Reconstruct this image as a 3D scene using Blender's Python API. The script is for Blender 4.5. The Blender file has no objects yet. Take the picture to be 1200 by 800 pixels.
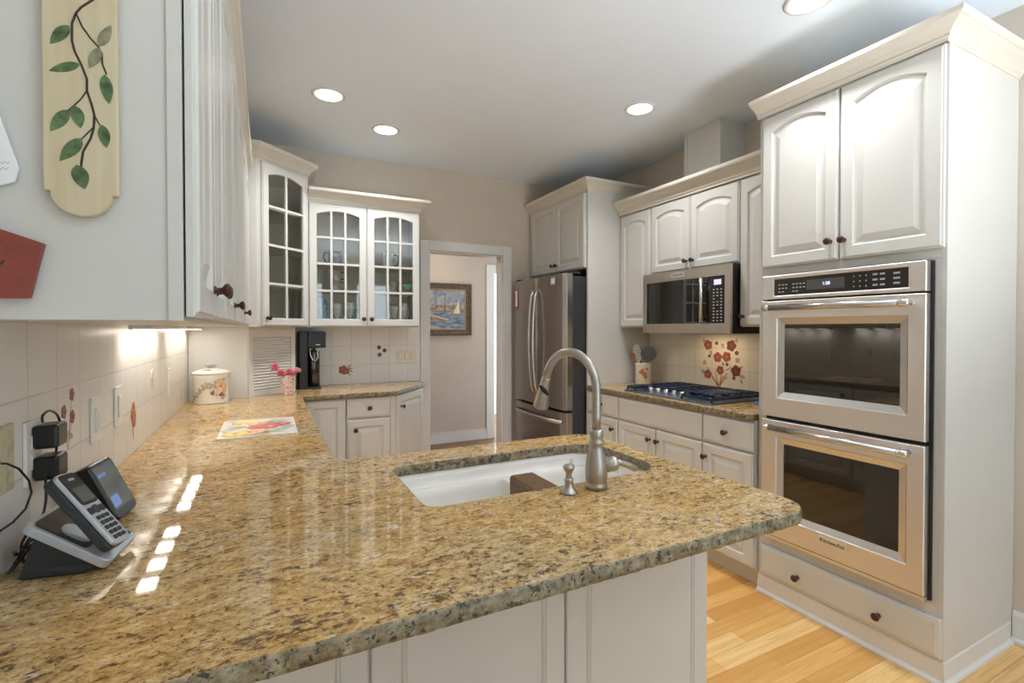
import bpy, bmesh, math, random
from mathutils import Vector, Matrix
from mathutils.geometry import tessellate_polygon
random.seed(7)
PI = math.pi
S = bpy.context.scene
COL = S.collection

# ------------------------------------------------------------------ camera
F_PX, YAW, PITCH, CY, CAM_Z = 570.48, 26.827, 0.717, 392.2, 1.36
cd = bpy.data.cameras.new('camera'); cam = bpy.data.objects.new('camera', cd); COL.objects.link(cam)
cam.location = (0, 0, CAM_Z)
cam.rotation_euler = (math.radians(90 - PITCH), 0, math.radians(-YAW))
cd.sensor_width = 36; cd.lens = F_PX / 1200 * 36
cd.shift_y = -(400 - CY) / 1200
cd.clip_start = 0.02
S.camera = cam

# ------------------------------------------------------------------ view, world, light settings
S.view_settings.view_transform = 'Standard'
S.view_settings.look = 'None'
S.view_settings.gamma = 1
S.view_settings.use_curve_mapping = False
S.view_settings.exposure = 0.24
try:
    S.cycles.use_denoising = True
    S.cycles.max_bounces = 9; S.cycles.diffuse_bounces = 5; S.cycles.glossy_bounces = 5
    S.cycles.transparent_max_bounces = 12; S.cycles.sample_clamp_indirect = 6
    S.cycles.caustics_reflective = False; S.cycles.caustics_refractive = False
except Exception:
    pass
W = bpy.data.worlds.new('world'); S.world = W; W.use_nodes = True
bg = W.node_tree.nodes['Background']
bg.inputs[0].default_value = (0.80, 0.93, 1.0, 1); bg.inputs[1].default_value = 3.8
CAN_W = 5.8          # each recessed ceiling lamp
CAN_COL = (0.97, 0.985, 1.0)
UNDER_W = 0.20         # each lens of the under-cabinet lamps
HALL_W = 6.5
MICRO_W = 0.9
UPLIGHT_W = 46.0      # added lamp behind the camera, stands in for a bounced flash

def area(name, loc, size, power, col, rot=(0, 0, 0), shape='DISK', sy=None, parent=None, spread=None):
    l = bpy.data.lights.new(name, 'AREA'); l.shape = shape; l.size = size
    if sy: l.size_y = sy
    l.energy = power; l.color = col
    if spread: l.spread = spread
    o = bpy.data.objects.new(name, l); COL.objects.link(o)
    o.location = loc; o.rotation_euler = rot
    if parent: o.parent = parent
    return o

# ------------------------------------------------------------------ room dimensions
XL, XR, YF, YB, ZC = -0.438, 2.909, 4.100, -3.2, 2.75
CT = 0.914

def ray(px, py):
    a = math.radians(YAW); p = math.radians(-PITCH)
    fw = Vector((math.sin(a)*math.cos(p), math.cos(a)*math.cos(p), math.sin(p)))
    r = Vector((math.cos(a), -math.sin(a), 0)); up = r.cross(fw)
    return fw + r*((px-600)/F_PX) + up*((CY-py)/F_PX)
def at(px, py, **k):
    d = ray(px, py); c = Vector((0, 0, CAM_Z)); (ax, v), = k.items(); i = 'xyz'.index(ax)
    return c + d*((v - c[i])/d[i])

# ------------------------------------------------------------------ materials
MATS = {}
class NT:
    def __init__(s, name):
        s.m = bpy.data.materials.new(name); s.m.use_nodes = True
        s.t = s.m.node_tree; s.n = s.t.nodes; s.b = s.n['Principled BSDF']; s.out = s.n['Material Output']
        MATS[name] = s.m
    def add(s, typ, **k):
        n = s.n.new(typ)
        for a, v in k.items(): setattr(n, a, v)
        return n
    def link(s, a, b): s.t.links.new(a, b)
    def setv(s, **k):
        for a, v in k.items():
            key = {'base':'Base Color','rough':'Roughness','metal':'Metallic','spec':'Specular IOR Level','trans':'Transmission Weight','ior':'IOR','coat':'Coat Weight','coatr':'Coat Roughness','emc':'Emission Color','ems':'Emission Strength','aniso':'Anisotropic'}[a]
            s.b.inputs[key].default_value = (tuple(v)+(1,)) if isinstance(v, tuple) and len(v) == 3 else v
    def coords(s, scale=(1,1,1), kind='Object', rot=(0,0,0)):
        tc = s.add('ShaderNodeTexCoord'); mp = s.add('ShaderNodeMapping')
        mp.inputs['Scale'].default_value = scale; mp.inputs['Rotation'].default_value = rot
        s.link(tc.outputs[kind], mp.inputs[0]); return mp.outputs[0]
    def noise(s, vec, scale, detail=3, rough=.5, dist=0):
        n = s.add('ShaderNodeTexNoise'); n.inputs['Scale'].default_value = scale; n.inputs['Detail'].default_value = detail
        n.inputs['Roughness'].default_value = rough; n.inputs['Distortion'].default_value = dist
        s.link(vec, n.inputs['Vector']); return n.outputs['Fac']
    def ramp(s, fac, stops, interp='LINEAR'):
        r = s.add('ShaderNodeValToRGB'); r.color_ramp.interpolation = interp
        e = r.color_ramp.elements
        while len(e) < len(stops): e.new(0.5)
        for i, (p, c) in enumerate(stops):
            e[i].position = p; e[i].color = (tuple(c)+(1,)) if not isinstance(c, (int, float)) else (c, c, c, 1)
        s.link(fac, r.inputs[0]); return r.outputs[0]
    def mix(s, fac, a, b, blend='MIX'):
        m = s.add('ShaderNodeMix', data_type='RGBA', blend_type=blend)
        for sock, v in ((m.inputs[0], fac), (m.inputs[6], a), (m.inputs[7], b)):
            if hasattr(v, 'is_linked'): s.link(v, sock)
            elif isinstance(v, (int, float)): sock.default_value = v
            else: sock.default_value = tuple(v)+(1,)
        return m.outputs[2]
    def bump(s, h, strength=.2, dist=.002):
        b = s.add('ShaderNodeBump'); b.inputs['Strength'].default_value = strength; b.inputs['Distance'].default_value = dist
        s.link(h, b.inputs['Height']); s.link(b.outputs[0], s.b.inputs['Normal'])
    def base(s, c): s.link(c, s.b.inputs['Base Color'])

def plain(name, col, rough=.5, metal=0, var=.04, vscale=6, bump=0, bscale=200, **k):
    t = NT(name); t.setv(rough=rough, metal=metal, **k)
    v = t.coords()
    f = t.noise(v, vscale, 3)
    lo = tuple(c*(1-var) for c in col); hi = tuple(min(1, c*(1+var)) for c in col)
    t.base(t.ramp(f, [(.3, lo), (.7, hi)]))
    if bump: t.bump(t.noise(v, bscale, 2), bump, .001)
    return t.m

plain('paint', (.645, .634, .598), .38, var=.015)
plain('paint_cream', (.67, .63, .55), .38, var=.015)
plain('trim_paint', (.74, .735, .72), .4, var=.015)
plain('wall_beige', (.63, .555, .465), .85, var=.02, bump=.15, bscale=260)
plain('ceiling_white', (.80, .87, .95), .9, var=.01, bump=.1, bscale=180)
plain('bounce_pale', (.60, .62, .62), .95, var=.05, bump=.4, bscale=300)  # for the added light-bouncing sheet behind the camera
plain('hall_wall', (.56, .49, .43), .85, var=.02)
plain('knob_wood', (.055, .014, .012), .3, var=.3, vscale=60)
plain('black_gap', (.012, .011, .01), .6)
plain('black_plastic', (.009, .0095, .011), .36)
plain('dark_plastic', (.03, .034, .04), .4)
plain('fridge_side', (.035, .037, .042), .45)
plain('white_plastic', (.85, .84, .80), .35)
plain('ivory_plastic', (.80, .74, .64), .35)
plain('silver_plastic', (.50, .54, .58), .32, metal=.35)
plain('chrome', (.75, .75, .76), .12, metal=1)
plain('porcelain', (.86, .82, .76), .18, coat=.3)
plain('ceramic_white', (.84, .81, .75), .2, coat=.4)
plain('red_paint', (.26, .055, .035), .5, var=.15, vscale=30)
plain('paper', (.86, .87, .88), .8)
plain('ink', (.03, .03, .03), .7)
plain('leaf_green', (.09, .15, .06), .6, var=.6, vscale=70)
plain('leaf_faded', (.25, .24, .15), .6, var=.4, vscale=70)
plain('stem_brown', (.045, .03, .018), .6)
plain('pink_petal', (.80, .15, .22), .6, var=.35, vscale=120)
plain('pale_pink_petal', (.82, .40, .42), .6, var=.2, vscale=120)
plain('flower_red', (.30, .085, .065), .5, var=.5, vscale=160)
plain('flower_maroon', (.17, .045, .045), .5, var=.4, vscale=160)
plain('flower_orange', (.50, .19, .075), .5, var=.4, vscale=160)
plain('flower_faded', (.69, .62, .55), .5, var=.1, vscale=160)
plain('flower_leaf', (.42, .38, .27), .5, var=.4, vscale=120)
plain('flower_stem', (.55, .20, .08), .5)
plain('sky_tint_iron', (.017, .031, .066), .22, var=.3)  # blue of the sky light is put into the grate colour
plain('sky_tint_steel', (.20, .26, .36), .3, metal=.8)  # tray steel with sky-light blue painted in
plain('black_iron', (.012, .013, .016), .38)
plain('blue_rubber', (.01, .10, .32), .5)
plain('brown_mat', (.15, .072, .03), .5, var=.6, vscale=110)
plain('wood_spoon', (.36, .15, .05), .5, var=.3, vscale=30)
plain('white_slotted', (.72, .68, .60), .4)
plain('grey_mesh', (.16, .15, .145), .35, metal=.6)
plain('frame_wood', (.105, .075, .05), .4, var=.35, vscale=25)
plain('frame_gilt', (.42, .32, .18), .4, metal=.3)
plain('sail_white', (.72, .64, .52), .8)
plain('boat_hull', (.30, .20, .13), .8, var=.3)
plain('mast_dark', (.12, .12, .14), .8)
plain('cabinet_inside', (.74, .69, .58), .6, var=.02)
plain('blue_glassware', (.30, .52, .66), .08, var=.4, vscale=40, coat=.5)
plain('crystal', (.70, .76, .76), .06, var=.35, vscale=90, coat=.6)
plain('green_glassware', (.34, .74, .62), .08, var=.3, vscale=40, coat=.5)
plain('stoneware_grey', (.32, .33, .40), .3, var=.7, vscale=55)
plain('stoneware_pink', (.50, .40, .38), .3, var=.3, vscale=50)
plain('stoneware_cream', (.66, .62, .55), .3, var=.3, vscale=50)
plain('cobalt', (.03, .03, .07), .3)
plain('lcd', (.10, .11, .10), .15)
plain('key_black', (.02, .02, .025), .4)
plain('grey_print', (.42, .42, .42), .5)
plain('badge_silver', (.78, .74, .68), .3, metal=.5)
plain('fridge_magnet_red', (.55, .06, .06), .5)

def steel(name, col, rough=.27, axis=2):
    t = NT(name); t.setv(metal=1.0, rough=rough)
    sc = [900, 900, 900]; sc[axis] = 6
    f = t.noise(t.coords(tuple(sc)), 1.0, 2)
    t.base(t.ramp(f, [(.3, tuple(c*.992 for c in col)), (.7, tuple(min(1, c*1.008) for c in col))]))
    t.link(t.ramp(f, [(.3, rough*.97), (.7, rough*1.03)]), t.b.inputs['Roughness'])
    return t.m
steel('steel_oven', (.80, .765, .735), .44, 0)
steel('steel_micro', (.70, .62, .54), .30, 0)
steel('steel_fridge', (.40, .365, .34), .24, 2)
steel('steel_handle', (.62, .60, .58), .22, 2)
steel('steel_bezel', (.70, .69, .67), .4, 2)
steel('nickel', (.44, .42, .385), .33, 2)

t = NT('black_glass'); t.setv(base=(.012, .011, .010), rough=.035, spec=.5, coat=1.0, coatr=.02)
f = t.noise(t.coords(), 3); t.base(t.ramp(f, [(0, (.010, .009, .008)), (1, (.014, .013, .012))]))
t = NT('panel_black'); t.setv(rough=.12); f = t.noise(t.coords(), 3); t.base(t.ramp(f, [(0, (.018, .013, .010)), (1, (.024, .018, .014))]))
t = NT('screen_panel'); t.setv(rough=.1); f = t.noise(t.coords((9, 9, 14)), 1.2, 1)
t.base(t.ramp(f, [(.25, (.10, .12, .12)), (.5, (.15, .17, .16)), (.62, (.13, .17, .15)), (.8, (.10, .13, .24))]))
t.b.inputs['Emission Strength'].default_value = .12
t.link(t.ramp(f, [(.25, (.10, .12, .12)), (.5, (.15, .17, .16)), (.8, (.10, .14, .30))]), t.b.inputs['Emission Color'])
t = NT('screen_blue'); t.setv(base=(.12, .20, .45), rough=.15, emc=(.15, .24, .55), ems=.35)
t = NT('led_digits'); t.setv(base=(.5, .6, .8), emc=(.62, .75, 1.0), ems=1.6)
t = NT('led_violet'); t.setv(base=(.4, .36, .6), emc=(.62, .55, .95), ems=.9)
t = NT('display_grey'); t.setv(base=(.085, .075, .07), rough=.12)
t = NT('lamp_lens'); t.setv(base=(1, 1, 1), emc=(1.0, .97, .93), ems=6)
t = NT('tube_lens'); t.setv(base=(1, 1, 1), emc=(1.0, .93, .82), ems=9)

# thin glass: clear pane that mirrors a little at an angle
def thin_glass(name, tint=(1, 1, 1), refl=.07):
    t = NT(name); t.n.remove(t.b)
    tr = t.add('ShaderNodeBsdfTransparent'); tr.inputs[0].default_value = tint+(1,)
    gl = t.add('ShaderNodeBsdfGlossy'); gl.inputs['Roughness'].default_value = .02
    lw = t.add('ShaderNodeLayerWeight'); lw.inputs[0].default_value = .25
    r = t.ramp(lw.outputs['Fresnel'], [(0, refl), (1, .8)])
    mx = t.add('ShaderNodeMixShader'); t.link(r, mx.inputs[0]); t.link(tr.outputs[0], mx.inputs[1]); t.link(gl.outputs[0], mx.inputs[2])
    t.link(mx.outputs[0], t.out.inputs[0]); return t.m
thin_glass('cabinet_glass', (.97, .98, .97), .06)
thin_glass('window_glass', (.98, .99, 1), .04)

# polished granite
def granite(name, edge=False):
    t = NT(name)
    v = t.coords()
    vs = t.coords((.62, 1.0, 1.0), rot=(0, 0, math.radians(-6)))
    vf = t.coords((.75, 1.0, 1.0), rot=(0, 0, math.radians(10)))
    big = t.noise(v, 2.0, 4, .6, .8)
    mid = t.noise(vs, 46, 6, .72, .6)
    base = t.ramp(mid, [(.28, (.16, .085, .04)), (.37, (.36, .22, .095)), (.46, (.53, .36, .165)), (.55, (.62, .455, .24)), (.66, (.70, .57, .37)), (.78, (.74, .65, .49))])
    gold = t.ramp(big, [(.36, (1.06, .93, .68)), (.64, (.93, .96, 1.0))])
    c = t.mix(1.0, base, gold, 'MULTIPLY')
    pale = t.ramp(t.noise(vf, 30, 4, .6, .3), [(.60, 0.0), (.70, .75)])
    c = t.mix(pale, c, (.70, .63, .53))
    grain = t.ramp(t.noise(vf, 115, 4, .75, .4), [(.32, (.50, .44, .38)), (.46, (.93, .90, .86)), (.60, (1.12, 1.12, 1.12))])
    c = t.mix(1.0, c, grain, 'MULTIPLY')
    vein = t.noise(vs, 7, 3, .6, 1.0)
    dens = t.ramp(vein, [(.42, 0.0), (.66, .075)])
    n1 = t.add('ShaderNodeMath', operation='ADD'); t.link(t.noise(vs, 78, 5, .68, .5), n1.inputs[0]); t.link(dens, n1.inputs[1])
    br = t.ramp(n1.outputs[0], [(.575, 0.0), (.65, .88)])
    c = t.mix(br, c, (.085, .045, .028))
    bk = t.ramp(t.noise(vf, 170, 3, .6, .2), [(.62, 0.0), (.68, .95)])
    c = t.mix(bk, c, (.025, .02, .018))
    fl = t.ramp(t.noise(v, 150, 3, .55), [(.63, 0.0), (.70, .6)])
    c = t.mix(fl, c, (.70, .62, .48))
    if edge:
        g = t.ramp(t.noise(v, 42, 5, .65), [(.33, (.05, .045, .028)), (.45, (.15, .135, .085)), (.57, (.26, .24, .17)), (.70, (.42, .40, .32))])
        c = t.mix(.80, c, g)  # greyer rough edge stone, with shade on the rim darkened into it
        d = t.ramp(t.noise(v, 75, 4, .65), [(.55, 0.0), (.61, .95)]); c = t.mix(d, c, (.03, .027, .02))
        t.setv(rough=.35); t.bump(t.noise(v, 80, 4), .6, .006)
    else:
        t.setv(rough=.045, spec=.28)
    t.base(c); return t.m
granite('granite'); granite('granite_edge', True)

# glazed tile, plane axis: 'yz' or 'xz'
def tile_mat(name, axes, pu, pv, col):
    t = NT(name); t.setv(rough=.30, spec=.5)
    tc = t.add('ShaderNodeTexCoord'); sp = t.add('ShaderNodeSeparateXYZ'); t.link(tc.outputs['Object'], sp.inputs[0])
    cb = t.add('ShaderNodeCombineXYZ')
    for i, (a, p) in enumerate(((axes[0], pu), (axes[1], pv))):
        m = t.add('ShaderNodeMath', operation='SUBTRACT'); t.link(sp.outputs['XYZ'.index(a.upper())], m.inputs[0]); m.inputs[1].default_value = p - 30*.1535
        t.link(m.outputs[0], cb.inputs[i])
    b = t.add('ShaderNodeTexBrick'); b.offset = 0; b.squash = 1
    b.inputs['Scale'].default_value = 1; b.inputs['Brick Width'].default_value = .1535; b.inputs['Row Height'].default_value = .1535
    b.inputs['Mortar Size'].default_value = .0022; b.inputs['Mortar Smooth'].default_value = .3; b.inputs['Bias'].default_value = 0
    b.inputs['Color1'].default_value = col+(1,); b.inputs['Color2'].default_value = tuple(c*.97 for c in col)+(1,)
    b.inputs['Mortar'].default_value = tuple(c*.74 for c in col)+(1,)
    t.link(cb.outputs[0], b.inputs['Vector']); t.base(b.outputs['Color'])
    inv = t.add('ShaderNodeMath', operation='SUBTRACT'); inv.inputs[0].default_value = 1; t.link(b.outputs['Fac'], inv.inputs[1])
    t.bump(inv.outputs[0], .5, .0015)
    return t.m
tile_mat('tile_yz_left', 'yz', 1.466, CT, (.80, .785, .76))
tile_mat('tile_yz_right', 'yz', 2.658, CT, (.76, .71, .62))
tile_mat('tile_xz', 'xz', .461, CT, (.80, .79, .76))

# oak strip floor, boards along x
def floor_mat(name, cols, rough=.22):
    t = NT(name); t.setv(rough=rough, spec=.45)
    v = t.coords()
    b = t.add('ShaderNodeTexBrick'); b.offset = .37; b.offset_frequency = 2
    b.inputs['Scale'].default_value = 1; b.inputs['Brick Width'].default_value = .62; b.inputs['Row Height'].default_value = .083
    b.inputs['Mortar Size'].default_value = .0007; b.inputs['Mortar Smooth'].default_value = .1; b.inputs['Bias'].default_value = 0
    b.inputs['Color1'].default_value = (0, 0, 0, 1); b.inputs['Color2'].default_value = (1, 1, 1, 1); b.inputs['Mortar'].default_value = (.2, .2, .2, 1)
    t.link(v, b.inputs['Vector'])
    c = t.ramp(b.outputs['Color'], [(0, cols[0]), (.5, cols[1]), (1, cols[2])])
    g = t.noise(t.coords((2.2, 46, 2)), 1.0, 5, .65, 1.2)
    c = t.mix(t.ramp(g, [(.38, .42), (.62, 0.0)]), c, cols[3])
    c = t.mix(t.ramp(b.outputs['Fac'], [(0, 0.0), (1, .65)]), c, tuple(k*.3 for k in cols[0]))
    t.base(c); t.bump(g, .04, .001)
    return t.m
floor_mat('oak_floor', [(.64, .31, .085), (.82, .48, .155), (.92, .63, .28), (.54, .25, .06)])
floor_mat('hall_floor_wood', [(.20, .085, .03), (.26, .12, .045), (.31, .15, .06), (.15, .06, .02)], .3)

# floral prints
def print_mat(name, ground, blots, rough=.3, scale=9, seed=0.0):
    t = NT(name); t.setv(rough=rough)
    tc = t.add('ShaderNodeTexCoord'); mp = t.add('ShaderNodeMapping'); mp.inputs['Location'].default_value = (seed, seed*.7, seed*1.3)
    t.link(tc.outputs['Object'], mp.inputs[0]); v = mp.outputs[0]
    c = None
    for i, (col, sc, lo, amt) in enumerate(blots):
        mp2 = t.add('ShaderNodeMapping'); mp2.inputs['Location'].default_value = (i*3.1, i*1.7, i*2.3); t.link(v, mp2.inputs[0])
        f = t.ramp(t.noise(mp2.outputs[0], sc, 3, .6, .4), [(lo, 0.0), (lo+.06, amt)])
        c = t.mix(f, c if c is not None else ground, col)
    t.base(c); return t.m
print_mat('board_print', (.83, .80, .74), [((.55, .50, .45), 22, .60, .6), ((.45, .33, .20), 12, .60, .8)], .12)
print_mat('vase_print', (.84, .80, .80), [((.75, .16, .22), 75, .53, .95), ((.30, .12, .25), 85, .60, .9)], .25)
print_mat('canvas', (.30, .33, .36), [((.44, .44, .42), 9, .50, .8), ((.16, .22, .30), 14, .55, .8), ((.50, .42, .33), 18, .62, .8), ((.10, .12, .14), 26, .66, .8)], .8)
print_mat('plate_print', (.56, .52, .36), [((.42, .38, .22), 40, .52, .8), ((.66, .60, .44), 55, .60, .6)], .5)
# painted plaque ground: brushed buttery cream
t = NT('plaque_cream'); t.setv(rough=.5); f = t.noise(t.coords((60, 60, 5)), 1, 4)
t.base(t.ramp(f, [(.25, (.56, .47, .29)), (.75, (.66, .58, .40))]))
# water area of the painting
t = NT('canvas_water'); t.setv(rough=.8); f = t.noise(t.coords((10, 10, 40)), 1.0, 4)
t.base(t.ramp(f, [(.3, (.06, .10, .17)), (.5, (.20, .26, .33)), (.7, (.42, .44, .44))]))
t = NT('canvas_town'); t.setv(rough=.8); f = t.noise(t.coords((26, 26, 40)), 1.0, 4)
t.base(t.ramp(f, [(.3, (.12, .11, .10)), (.5, (.30, .24, .18)), (.7, (.50, .45, .38))]))

# ------------------------------------------------------------------ mesh helpers
class MB:
    def __init__(s): s.v = []; s.f = []; s.m = []; s.s = []
    def add(s, vs, fs, m=0, smooth=False):
        o = len(s.v); s.v += [tuple(v) for v in vs]
        for f in fs: s.f.append(tuple(i+o for i in f)); s.m.append(m); s.s.append(smooth)
        return s
    def box(s, x0, y0, z0, x1, y1, z1, m=0):
        x0, x1 = sorted((x0, x1)); y0, y1 = sorted((y0, y1)); z0, z1 = sorted((z0, z1))
        vs = [(x0,y0,z0),(x1,y0,z0),(x1,y1,z0),(x0,y1,z0),(x0,y0,z1),(x1,y0,z1),(x1,y1,z1),(x0,y1,z1)]
        return s.add(vs, [(3,2,1,0),(4,5,6,7),(0,1,5,4),(1,2,6,5),(2,3,7,6),(3,0,4,7)], m)
    def obox(s, c, ax, ay, az, hx, hy, hz, m=0):
        c = Vector(c); ax = Vector(ax).normalized()*hx; ay = Vector(ay).normalized()*hy; az = Vector(az).normalized()*hz
        vs = [c+ax*i+ay*j+az*k for k in (-1, 1) for i, j in ((-1,-1),(1,-1),(1,1),(-1,1))]
        return s.add(vs, [(3,2,1,0),(4,5,6,7),(0,1,5,4),(1,2,6,5),(2,3,7,6),(3,0,4,7)], m)
    def prism(s, poly, z0, z1, m=0, axis='z'):
        n = len(poly)
        def P(p, z): return {'z': (p[0], p[1], z), 'y': (p[0], z, p[1]), 'x': (z, p[0], p[1])}[axis]
        vs = [P(p, z0) for p in poly] + [P(p, z1) for p in poly]
        fs = [tuple(reversed(range(n))), tuple(range(n, 2*n))] + [(i, (i+1) % n, n+(i+1) % n, n+i) for i in range(n)]
        return s.add(vs, fs, m)
    def loops(s, L, m=0, close=True, cap0=False, cap1=False, smooth=False):
        n = len(L[0]); vs = [p for l in L for p in l]; fs = []
        for k in range(len(L)-1):
            for i in range(n if close else n-1):
                j = (i+1) % n; fs.append((k*n+i, k*n+j, (k+1)*n+j, (k+1)*n+i))
        if cap0: fs.append(tuple(reversed(range(n))))
        if cap1: fs.append(tuple(range((len(L)-1)*n, len(L)*n)))
        return s.add(vs, fs, m, smooth)
    def lathe(s, prof, c=(0,0,0), n=24, m=0, axis=(0,0,1), sx=1, sy=1, caps=True):
        az = Vector(axis).normalized(); ax = az.orthogonal().normalized() if abs(az.z) < .999 else Vector((1,0,0)); ay = az.cross(ax); c = Vector(c)
        L = [[c + ax*(r*sx*math.cos(2*PI*i/n)) + ay*(r*sy*math.sin(2*PI*i/n)) + az*z for i in range(n)] for r, z in prof]
        return s.loops(L, m, True, caps, caps, True)
    def tube(s, pts, r, n=10, m=0, caps=True):
        pts = [Vector(p) for p in pts]; L = []; up = None
        for i, p in enumerate(pts):
            d = (pts[min(i+1, len(pts)-1)] - pts[max(i-1, 0)]).normalized()
            if up is None: up = d.orthogonal().normalized()
            up = (up - d*up.dot(d)).normalized(); sd = d.cross(up); rr = r[i] if isinstance(r, (list, tuple)) else r
            L.append([p + up*(rr*math.cos(2*PI*k/n)) + sd*(rr*math.sin(2*PI*k/n)) for k in range(n)])
        return s.loops(L, m, True, caps, caps, True)
    def ball(s, c, r, n=12, m=0, sx=1, sy=1, sz=1):
        c = Vector(c); k = max(4, n//2); L = []
        for j in range(1, k):
            th = PI*j/k; L.append([c + Vector((r*sx*math.sin(th)*math.cos(2*PI*i/n), r*sy*math.sin(th)*math.sin(2*PI*i/n), -r*sz*math.cos(th))) for i in range(n)])
        return s.loops(L, m, True, True, True, True)
    def sweep(s, path, prof, m=0, close=False):
        path = [Vector((p[0], p[1])) for p in path]; n = len(path); L = []
        def nrm(a, b): d = (b-a).normalized(); return Vector((d.y, -d.x))
        for i, p in enumerate(path):
            if close: n1 = nrm(path[i-1], p); n2 = nrm(p, path[(i+1) % n])
            else:
                n1 = nrm(path[i-1], p) if i else nrm(p, path[1]); n2 = nrm(p, path[i+1]) if i < n-1 else n1
            mt = (n1+n2)/(1+n1.dot(n2)); L.append([(p.x+mt.x*o, p.y+mt.y*o, z) for o, z in prof])
        if close: L.append(L[0])
        return s.loops(L, m, True, not close, not close)
    def build(s, name, mats, parent=None, bevel=0, seg=2, loc=None):
        me = bpy.data.meshes.new(name)
        vs = s.v
        if loc is not None: vs = [(v[0]-loc[0], v[1]-loc[1], v[2]-loc[2]) for v in vs]
        me.from_pydata(vs, [], s.f)
        mats = [mats] if isinstance(mats, str) else mats
        for m in mats: me.materials.append(MATS[m])
        me.polygons.foreach_set('material_index', s.m); me.polygons.foreach_set('use_smooth', s.s)
        bm = bmesh.new(); bm.from_mesh(me); bmesh.ops.recalc_face_normals(bm, faces=bm.faces); bm.to_mesh(me); bm.free()
        me.update()
        o = bpy.data.objects.new(name, me); COL.objects.link(o)
        if loc is not None: o.location = loc
        if parent: o.parent = parent
        if bevel:
            b = o.modifiers.new('bevel', 'BEVEL'); b.width = bevel; b.segments = seg; b.limit_method = 'ANGLE'; b.angle_limit = math.radians(40)
        return o

def thing(name, label, cat, loc=(0,0,0), rz=0, group=None):
    o = bpy.data.objects.new(name, None); COL.objects.link(o); o.empty_display_size = .05
    o.location = loc; o.rotation_euler = (0, 0, rz); return tag(o, label, cat, group)
def tag(o, label, cat, group=None):
    o['label'] = label; o['category'] = cat
    if group: o['group'] = group
    return o
def structure(o, label=None):
    o['kind'] = 'structure'
    if label: o['label'] = label
    return o
def copy_tree(root, loc, label, rz=None):
    def cp(o, par):
        c = o.copy(); COL.objects.link(c)
        if par: c.parent = par
        for ch in o.children: cp(ch, c)
        return c
    c = cp(root, None); c.location = loc; c['label'] = label
    if rz is not None: c.rotation_euler = (0, 0, rz)
    return c
def B(x0, y0, z0, x1, y1, z1): return MB().box(x0, y0, z0, x1, y1, z1)
def rrect(x0, y0, x1, y1, r, n=6):
    P = []
    for cx, cy, a0 in ((x1-r, y0+r, -PI/2), (x1-r, y1-r, 0), (x0+r, y1-r, PI/2), (x0+r, y0+r, PI)):
        P += [(cx+r*math.cos(a0+PI/2*i/n), cy+r*math.sin(a0+PI/2*i/n)) for i in range(n+1)]
    return P
def text(body, size, name, mat, parent, M, depth=.0006):
    c = bpy.data.curves.new(name, 'FONT'); c.body = body; c.size = size; c.extrude = depth; c.align_x = 'CENTER'; c.align_y = 'CENTER'
    tmp = bpy.data.objects.new('tmp', c); COL.objects.link(tmp)
    dg = bpy.context.evaluated_depsgraph_get(); me = bpy.data.meshes.new_from_object(tmp.evaluated_get(dg))
    bpy.data.objects.remove(tmp); me.materials.clear(); me.materials.append(MATS[mat])
    o = bpy.data.objects.new(name, me); COL.objects.link(o); o.parent = parent; o.matrix_local = M; return o

# ------------------------------------------------------------------ room shell
structure(B(XL-.12, YB-.12, -.06, XR+.12, YF+.02, 0).build('floor', 'oak_floor'))
structure(B(XL-.12, YB-.12, ZC, XR+.12, YF+.12, ZC+.1).build('ceiling', 'ceiling_white'))
structure(B(XL, YB, .0, XR, -.25, .012).build('floor_bounce_sheet', 'bounce_pale'))  # unseen pale sheet, added to throw cooler light on the peninsula back
m = MB().box(XL-.12, -2.05, 0, XL, YF+.12, ZC).box(XL-.12, YB-.12, 0, XL, -2.95, ZC).box(XL-.12, -2.95, 0, XL, -2.05, .15).box(XL-.12, -2.95, 2.35, XL, -2.05, ZC)
structure(m.build('wall_left', 'wall_beige'))
def side_window(k, xw, sgn, y0, y1):
    r = bpy.data.objects.new('window_%d' % k, None); COL.objects.link(r); structure(r)
    m = MB()
    for y in (y0, (y0+y1)/2-.025, y1-.05): m.box(xw+sgn*.10, y, .15, xw+sgn*.04, y+.05, 2.35)
    for z in (.15, 2.30): m.box(xw+sgn*.10, y0, z, xw+sgn*.04, y1, z+.05)
    m.build('window_frame', 'trim_paint', r)
    B(xw+sgn*.072, y0, .15, xw+sgn*.068, y1, 2.35).build('window_pane', 'window_glass', r)
    l = bpy.data.lights.new('window_portal', 'AREA'); l.shape = 'RECTANGLE'; l.size = y1-y0; l.size_y = 2.2; l.cycles.is_portal = True
    o = bpy.data.objects.new('window_portal', l); COL.objects.link(o); o.location = (xw+sgn*.13, (y0+y1)/2, 1.25); o.rotation_euler = (PI/2, 0, sgn*PI/2); o.parent = r
side_window(3, XL, -1, -2.95, -2.05)
side_window(4, XR, 1, -2.75, -1.75)  # unseen right-hand window, added to light the ceiling from the side
m = MB().box(XR, -1.75, 0, XR+.12, YF+.12, ZC).box(XR, YB-.12, 0, XR+.12, -2.75, ZC).box(XR, -2.75, 0, XR+.12, -1.75, .15).box(XR, -2.75, 2.35, XR+.12, -1.75, ZC)
structure(m.build('wall_right', 'wall_beige'))
DX0, DX1, DZ = 1.265, 1.975, 2.04
m = MB().box(XL, YF, 0, DX0, YF+.12, ZC).box(DX1, YF, 0, XR, YF+.12, ZC).box(DX0, YF, DZ, DX1, YF+.12, ZC)
structure(m.build('wall_far', 'wall_beige'))
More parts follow.
